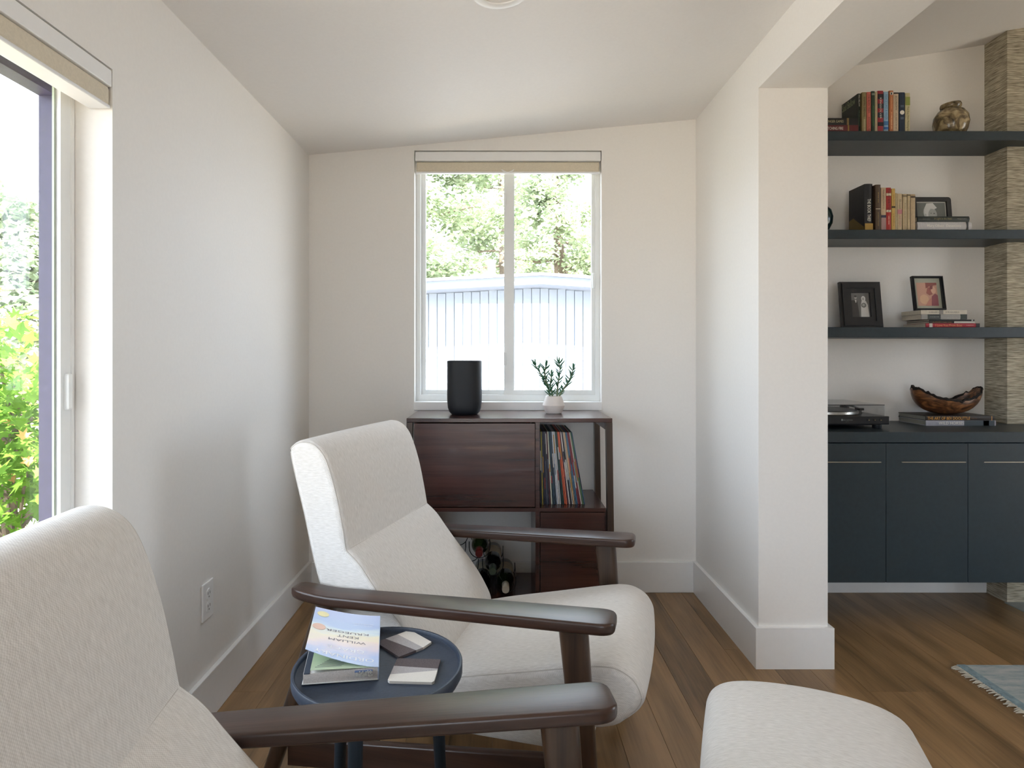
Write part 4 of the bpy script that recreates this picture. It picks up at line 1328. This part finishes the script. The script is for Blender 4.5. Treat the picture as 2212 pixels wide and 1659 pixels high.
def frame_thing(label, cx_, zb, y, w, h, bw, col, lean, photo, rnd=0.0, rz=0.0, mat_col=None, pin=None):
    """photo frame leaning back; photo(u,v) coordinates are -1..1"""
    t = thing('photo_frame', label, 'picture frame', (cx_, y, zb), rz)
    R = Matrix.Rotation(-lean, 4, 'X')
    def put(nm, g, m, par=t):
        g.v = [tuple(R @ Vector(p)) for p in g.v]
        return part(nm, g, m, par, world=False)
    hw = w / 2
    if rnd:
        outer = [(p[0], p[1] + h / 2) for p in rrect(hw, h / 2, rnd, 5)]
        inner = [(p[0], p[1] + h / 2) for p in rrect(hw - bw, h / 2 - bw, .002, 5)]
        g = MB()
        g.loft([[(p[0], .0, p[1]) for p in outer], [(p[0], -.014, p[1]) for p in outer], [(p[0], -.014, p[1]) for p in inner], [(p[0], -.002, p[1]) for p in inner]], cap=False)
        g.f.append(tuple(range(len(outer))))
        put('frame', g, col)
    else:
        g = panel_with_holes('y', -.016, 0, -hw, hw, 0, h, [(-hw + bw, hw - bw, bw, h - bw)])
        put('frame', g, col)
        g = panel_with_holes('y', -.021, -.016, -hw + bw * .18, hw - bw * .18, bw * .18, h - bw * .18, [(-hw + bw * .6, hw - bw * .6, bw * .6, h - bw * .6)])
        put('moulding', g, col)
        put('backing', MB().box(-hw + .001, hw - .001, -.001, .002, .001, h - .001), M_blackm)
    pw, ph = hw - bw, h / 2 - bw
    if mat_col:
        put('mat_board', MB().box(-pw, pw, -.0045, -.0035, h / 2 - ph, h / 2 + ph), tmat(mat_col))
    pin = pin or (0, 0, 1, 1)
    pr = None
    for i, (poly, colr) in enumerate(photo):
        q = [((pin[0] + u * pin[2]) * pw, h / 2 + (pin[1] + v * pin[3]) * ph) for u, v in poly]
        g = MB().prism(q, -.0052 - .0002 * i, -.0048 - .0002 * i, 'y')
        o = put('print' if i == 0 else 'print_shape', g, tmat(colr), t if i == 0 else pr)
        if i == 0: pr = o
    put('glass', MB().box(-pw, pw, -.0098, -.0090, h / 2 - ph, h / 2 + ph), M_glass)
    put('easel_leg', MB().box(-.012, .012, .002, .004, .002, h * .7), M_blackm)
    return t
def ell(cx_, cy_, rx, ry_, n=18): return [(cx_ + rx * math.cos(2 * PI * k / n), cy_ + ry_ * math.sin(2 * PI * k / n)) for k in range(n)]
FULL = [(-1, -1), (1, -1), (1, 1), (-1, 1)]
child = [(FULL, '#5a605c'), ([(-.75, -1), (-.70, -.5), (-.45, -.28), (.1, -.4), (.45, -.7), (.5, -1)], '#b5b7b5'), ([(-.2, -.3), (.1, -.45), (.15, -.7), (-.1, -.8)], '#7c7e7c'), (ell(-.12, .30, .42, .58), '#c4c6c3'),
         (ell(.10, .12, .30, .46), '#a0a2a0'), ([(-.5, .5), (-.3, .95), (.15, .98), (.42, .62), (.2, .52), (-.05, .6), (-.2, .3), (-.3, -.1), (-.48, .1)], '#d4d5d2'), (ell(.20, .22, .06, .035), '#3c3f3c'), (ell(-.02, .24, .05, .03), '#4c4f4c'),
         ([(.30, .15), (.40, -.02), (.30, -.04)], '#8c8e8c'), ([(.05, -.12), (.18, -.2), (.3, -.14), (.18, -.16)], '#3f423f'), (ell(-.42, .08, .07, .12), '#b0b2b0'), (ell(.5, -.62, .2, .3), '#9a9c9a')]
frame_thing('black rounded frame with a grey portrait behind the flat books', wx(2010, 2.935), z2, 2.925, .182, .182, .020, M_black, .10, child, rnd=.014, mat_col='#c3c4be', pin=(0, 0, .94, .93))

# dark round vase half behind the pier
vx_, vy_ = wx(1768, 2.88), 2.88
vs = thing('round_vase', 'dark green round vase behind the pier edge, middle shelf', 'vase', (vx_, vy_, z2))
part('body', MB().lathe([(0, 0), (.03, 0), (.04, .008), (.058, .045), (.061, .075), (.054, .105), (.034, .128), (.022, .136), (.020, .15), (.024, .156), (.018, .156), (.014, .14), (0, .13)], 36, (vx_, vy_, z2)), plain('dark_green_glaze', C('#15292a'), .2, var=.1), vs, True)

# lowest shelf
z3 = SHZ[2][1]
couple = [(FULL, '#6d6d6d'), ([(-1, -1), (-.95, .35), (-.7, .42), (-.25, .3), (-.1, -1)], '#2c2c2d'), (ell(-.42, .62, .13, .13), '#b5b3b0'), (ell(-.43, .72, .14, .08), '#2a2a2a'), ([(-.5, .42), (-.36, .42), (-.38, .22), (-.44, .18)], '#e0dfdc'),
          ([(.02, -1), (.1, .05), (.2, .36), (.62, .36), (.82, .0), (.9, -1)], '#d0d0ce'), (ell(.38, .52, .22, .22), '#dcdcda'), (ell(.36, .50, .11, .13), '#a8a5a2'), (ell(.38, -.02, .26, .20), '#6a6c6a'), (ell(.36, .0, .14, .10), '#a6a8a4')]
frame_thing('black moulded frame with a grey wedding photo, lowest shelf', wx(1856, 2.90), z3, 2.885, .188, .215, .050, M_black, .13, couple)
G3 = 'stacked paperbacks on the lowest shelf'
ya = 2.80
rows = [('bright red paperback at the bottom of the stack, lowest shelf', 2001, 2117, z3, .0185, '#9e2030', [('I Love You From Boat', .42, .5, .5, '#e0a060'), ('~q', .82, .14, .3, '#d8b0a0')], [(.06, .12, '#c0b8b0'), (.93, 1.0, '#241a1c')]),
        ('thin paperback, half black and half white spine', 2009, 2106.5, z3 + .0188, .0088, '#1c1a1a', [('A STORY FOR THE', .27, .42, .36, '#b8763a')], [(.54, 1.0, '#bcb9b2')]),
        ('thin black paperback in the middle of the stack', 2009, 2106, z3 + .028, .0075, '#101314', [], [(.93, .96, '#a8a8a2')]),
        ('grey paperback with a dark end, second in the stack', 1991, 2089.5, z3 + .0358, .0232, '#8f8c88', [('~r', .28, .2, .3, '#aab0a8')], [(.14, .42, '#2c302e'), (.86, 1.0, '#1e2a22')]),
        ('cream white paperback on top of the stack, lowest shelf', 1990, 2090, z3 + .0593, .0185, '#bfb7a8', [('~s', .28, .22, .4, '#4a4844'), ('~t', .68, .3, .4, '#4a4844')], [(.40, .48, '#7a7672')])]
zt_ = 0
for lab, a, b, zb_, hh, colr, ti, ba in rows:
    flat_book(lab, wx(a, ya), wx(b, ya), zb_, zb_ + hh - .0002, ya, .14 if 'cream' in lab or 'grey' in lab else .16, colr, ti, ba, group=G3, rz=0)
    zt_ = zb_ + hh
kiss = [(FULL, '#c79a86'), ([(-.1, 1), (-.1, .5), (.3, .7), (1, .8), (1, 1)], '#8a4a44'), (ell(-.35, -.45, .45, .42), '#d6b090'), ([(.1, .62), (.45, .5), (.5, .0), (.2, -.1), (-.1, .1)], '#9c5a52'), (ell(.62, .35, .24, .30), '#dcb29a'), ([(.3, .7), (.6, .75), (.55, .45), (.25, .4)], '#7a3c3c'),
        ([(.3, -1), (.4, -.2), (.75, .05), (1, -.1), (1, -1)], '#8c4450'), ([(-.3, -1), (.1, -.5), (.35, -.3), (.3, -1)], '#c08476')]
frame_thing('slim black frame with a faded pink photo on the book stack', wx(2003.5, 2.86), zt_, 2.852, .139, .160, .0085, M_black, .16, kiss, mat_col='#a7ab9c', pin=(-.02, -.05, .76, .76))

# ------------------------------------------------------------------ on the worktop
x0, x1 = wx(2001, 2.793), wx(2152, 2.793)
flat_book('large grey art book lying on the worktop', x0, x1, CT, CT + .0232, 2.793, .195, '#9a99a2', [('WILD HORSES', .36, .36, .55, 'w')], [(.55, .98, '#3a4246'), (.82, .90, '#7a8488')], hard=True, pcol='#8b8a80', group='art books on the worktop')
flat_book('large brown art book lying under the wooden bowl', x0, wx(2149, 2.793), CT + .0234, CT + .0434, 2.793, .195, '#2c2118', [('THE ART OF BEV DOOLITTLE', .33, .62, .66, '#d99a3a'), ('~u', .70, .08, .3, '#7a4a28')], [(.955, .965, '#c08a4a')], hard=True, pcol='#8b8a80', group='art books on the worktop')
bx_, by_, bz_ = wx(2044, 2.885), 2.885, CT + .0434
m, nt, b = base_mat('burl_wood')
tc = N(nt, 'ShaderNodeTexCoord'); nz = N(nt, 'ShaderNodeTexNoise'); nz.inputs['Scale'].default_value = 14; nz.inputs['Detail'].default_value = 7; nz.inputs['Distortion'].default_value = 3
mpg = N(nt, 'ShaderNodeMapping'); mpg.inputs['Scale'].default_value = (.6, 1, 1.6)
nt.links.new(tc.outputs['Object'], mpg.inputs[0]); nt.links.new(mpg.outputs[0], nz.inputs['Vector'])
r = ramp(nt, [(.32, C('#2a1c10')), (.5, C('#67432a')), (.66, C('#96663f')), (.8, C('#4a3018'))])
nt.links.new(nz.outputs['Fac'], r.inputs[0]); nt.links.new(r.outputs[0], b.inputs['Base Color']); b.inputs['Roughness'].default_value = .3
bo = thing('wooden_bowl', 'live-edge carved wooden bowl on the stacked art books', 'bowl', (bx_, by_, bz_))
rbo = random.Random(3)
nA = 72
rim_j = [rbo.uniform(-.004, .005) for _ in range(nA)]
def bowl_ring(f, inner):
    ring = []
    for k in range(nA):
        a = 2 * PI * k / nA
        ca, sa_ = math.cos(a), math.sin(a)
        rimz = .056 + .066 * abs(ca) ** 2.2 + (rim_j[k] if f > .98 else 0) - .008 * sa_
        L1, L2 = .158, .082
        rr = math.sin(f * PI / 2) ** .85
        z = rimz * (1 - math.cos(f * PI / 2)) ** 1.0 + (.008 if inner else 0) * (1 - f)
        sh_ = .93 if inner else 1.0
        ring.append((bx_ + L1 * rr * ca * sh_, by_ + L2 * rr * sa_ * sh_, bz_ + z))
    return ring
outer = [bowl_ring(f, False) for f in (.10, .18, .28, .4, .52, .64, .76, .88, 1.0)]
inner = [bowl_ring(f, True) for f in (1.0, .88, .76, .62, .46, .3, .12)]
part('bowl_shell', MB().loft(outer + inner), m, bo, True, ang=60)
rings = []
for k in range(nA):
    p = Vector(outer[-1][k]).lerp(Vector(inner[0][k]), .4)
    a = 2 * PI * k / nA
    rad = Vector((math.cos(a) * .082, math.sin(a) * .158, 0)).normalized()
    s = .0042 + .0034 * rbo.random()
    jz = rbo.uniform(-.002, .0035)
    rings.append([p + rad * (s * math.cos(2 * PI * j / 7) * rbo.uniform(.75, 1.2)) + Vector((0, 0, jz + s * 1.15 * math.sin(2 * PI * j / 7) * rbo.uniform(.75, 1.2))) for j in range(7)])
g = MB().loft(rings + [rings[0]], cap=False)
part('bark_edge', g, plain('dark_bark_edge', C('#1c130c'), .9, var=.3, scale=120, bump=.5), bo)

# turntable
ty = 2.665
xr_ = wx(1922, ty); xl_ = xr_ - .36
tt = thing('turntable', 'black record player with a clear lid on the worktop', 'turntable', ((xl_ + xr_) / 2, ty + .17, CT))
zb_, zp_ = wz(917, ty), wz(899.5, ty)
part('plinth', MB().box(xl_, xr_, ty, ty + .33, zb_, zp_, .003), M_black, tt)
part('lower_chassis', MB().box(xl_ + .01, xr_ - .02, ty + .03, ty + .32, zb_ - .006, zb_ + .001, .002), M_black, tt)
for fx in (xl_ + .03, xr_ - .034):
    for fy in (ty + .035, ty + .29):
        part('foot', MB().lathe([(0, 0), (.017, 0), (.019, .004), (.019, zb_ - CT - .004), (0, zb_ - CT - .004)], 20, (fx, fy, CT)), M_black, tt, True)
pcx, pcy = xl_ + .155, ty + .165
part('platter', MB().lathe([(0, 0), (.142, 0), (.146, .003), (.146, .013), (.142, .015), (0, .015)], 56, (pcx, pcy, zp_ + .002)), M_steel, tt, True)
part('slip_mat', MB().lathe([(0, 0), (.14, 0), (.14, .0025), (0, .0025)], 48, (pcx, pcy, zp_ + .017)), M_black, tt)
ax_, ay_ = xr_ - .055, ty + .25
ta = part('tonearm', MB().tube([(ax_, ay_, zp_ + .03), (ax_ - .01, ay_ - .10, zp_ + .03), (ax_ - .035, ay_ - .17, zp_ + .028)], .004, 8), M_black, tt)
part('pivot', MB().lathe([(0, 0), (.02, 0), (.02, .022), (.014, .032), (0, .032)], 24, (ax_, ay_, zp_)), M_black, ta, True)
part('headshell', MB().box(ax_ - .047, ax_ - .027, ay_ - .205, ay_ - .165, zp_ + .021, zp_ + .031, .002), M_black, ta)
part('armrest', MB().box(xr_ - .062, xr_ - .05, ty + .12, ty + .135, zp_, zp_ + .026), M_black, tt)
xl2, xr2 = xl_ + .004, wx(1913, ty)
zl_ = wz(876, ty)
g = panel_with_holes('x', xl2, xr2, ty + .006, ty + .325, zp_ + .001, zl_, [])
lid = MB()
lid.box(xl2, xr2, ty + .006, ty + .009, zp_ + .001, zl_)
lid.box(xr2 - .003, xr2, ty + .009, ty + .322, zp_ + .001, zl_)
lid.box(xl2, xl2 + .003, ty + .009, ty + .322, zp_ + .001, zl_)
lid.box(xl2, xr2, ty + .322, ty + .325, zp_ + .001, zl_)
lid.box(xl2, xr2, ty + .006, ty + .325, zl_, zl_ + .003)
ld = part('dust_cover', lid, M_clear, tt)
part('cover_edge', MB().box(xl2, xr2 + .0005, ty + .0052, ty + .006, zl_ + .0005, zl_ + .0032), M_blackm, ld)
part('cover_edge', MB().box(xr2 - .0005, xr2 + .0008, ty + .0052, ty + .0065, zp_ + .001, zl_ + .003), plain('pale_edge', (.5, .5, .5), .3), ld)
for pxk in (1876.5, 1889.5, 1902.5):
    xk = wx(pxk, ty)
    bt_ = part('button', MB().box(xk - .006, xk + .006, ty - .0025, ty + .001, wz(909.5, ty), wz(904.5, ty), .001), M_blackm, tt)
    part('mark', MB().box(xk - .002, xk + .003, ty - .003, ty - .0024, wz(908, ty), wz(906.8, ty)), tmat('#9a8a60'), bt_)
part('logo_lettering', text_geo('audio-technica', .045, .0052, (wx(1830, ty), ty - .0006, wz(907, ty)), (1, 0, 0), (0, 0, 1)), tmat('#8a9290'), tt)
part('logo_ring', MB().lathe([(.0022, 0), (.0042, 0), (.0042, .0008), (.0022, .0008)], 16, M=Matrix.Translation((wx(1819, ty), ty + .0001, wz(907, ty))) @ Matrix.Rotation(PI / 2, 4, 'X')), tmat('#8a9290'), tt)
part('model_lettering', text_geo('~x', .014, .003, (wx(1830, ty), ty - .0006, wz(911, ty)), (1, 0, 0), (0, 0, 1)), tmat('#6a726e'), tt)

# ------------------------------------------------------------------ rug
m, nt, b = base_mat('faded_blue_rug')
tc = N(nt, 'ShaderNodeTexCoord'); nz = N(nt, 'ShaderNodeTexNoise'); nz.inputs['Scale'].default_value = 9; nz.inputs['Detail'].default_value = 8; nz.inputs['Roughness'].default_value = .7
mpg = N(nt, 'ShaderNodeMapping'); mpg.inputs['Scale'].default_value = (1, 3.4, 1); mpg.inputs['Rotation'].default_value = (0, 0, .5)
nt.links.new(tc.outputs['Object'], mpg.inputs[0]); nt.links.new(mpg.outputs[0], nz.inputs['Vector'])
r = ramp(nt, [(.34, C('#7f9094')), (.5, C('#a3abab')), (.66, C('#bcbcb8'))])
nt.links.new(nz.outputs['Fac'], r.inputs[0]); nt.links.new(r.outputs[0], b.inputs['Base Color']); b.inputs['Roughness'].default_value = .95
n2 = N(nt, 'ShaderNodeTexNoise'); n2.inputs['Scale'].default_value = 500
nt.links.new(tc.outputs['Object'], n2.inputs['Vector'])
bp = N(nt, 'ShaderNodeBump'); bp.inputs['Strength'].default_value = .5; bp.inputs['Distance'].default_value = .004
nt.links.new(n2.outputs['Fac'], bp.inputs['Height']); nt.links.new(bp.outputs[0], b.inputs['Normal'])
ru = thing('area_rug', 'faded blue-grey rug with a cream fringe on the oak floor', 'rug', (1.7, 2.27, 0))
part('pile', MB().box(1.672, 4.0, .5, 2.278, .0, .008, .003), m, ru)
part('border_band', MB().box(1.668, 1.70, .5, 2.279, .0, .0088, .002), plain('rug_border', C('#80949a'), .95, var=.25, scale=60), ru)
rfz = random.Random(6)
g = MB()
y = .5
while y < 2.275:
    ln = rfz.uniform(.022, .036); k = rfz.uniform(-.014, .014)
    g.tube([(1.672, y, .004), (1.672 - ln * .5, y + k * .4, .006), (1.672 - ln, y + k, .0025)], [.0028, .0028, .0016], 5)
    y += rfz.uniform(.006, .011)
f = part('fringe', g, plain('cream_fringe', C('#c4bfb2'), .95, var=.15), ru); f['kind'] = 'stuff'
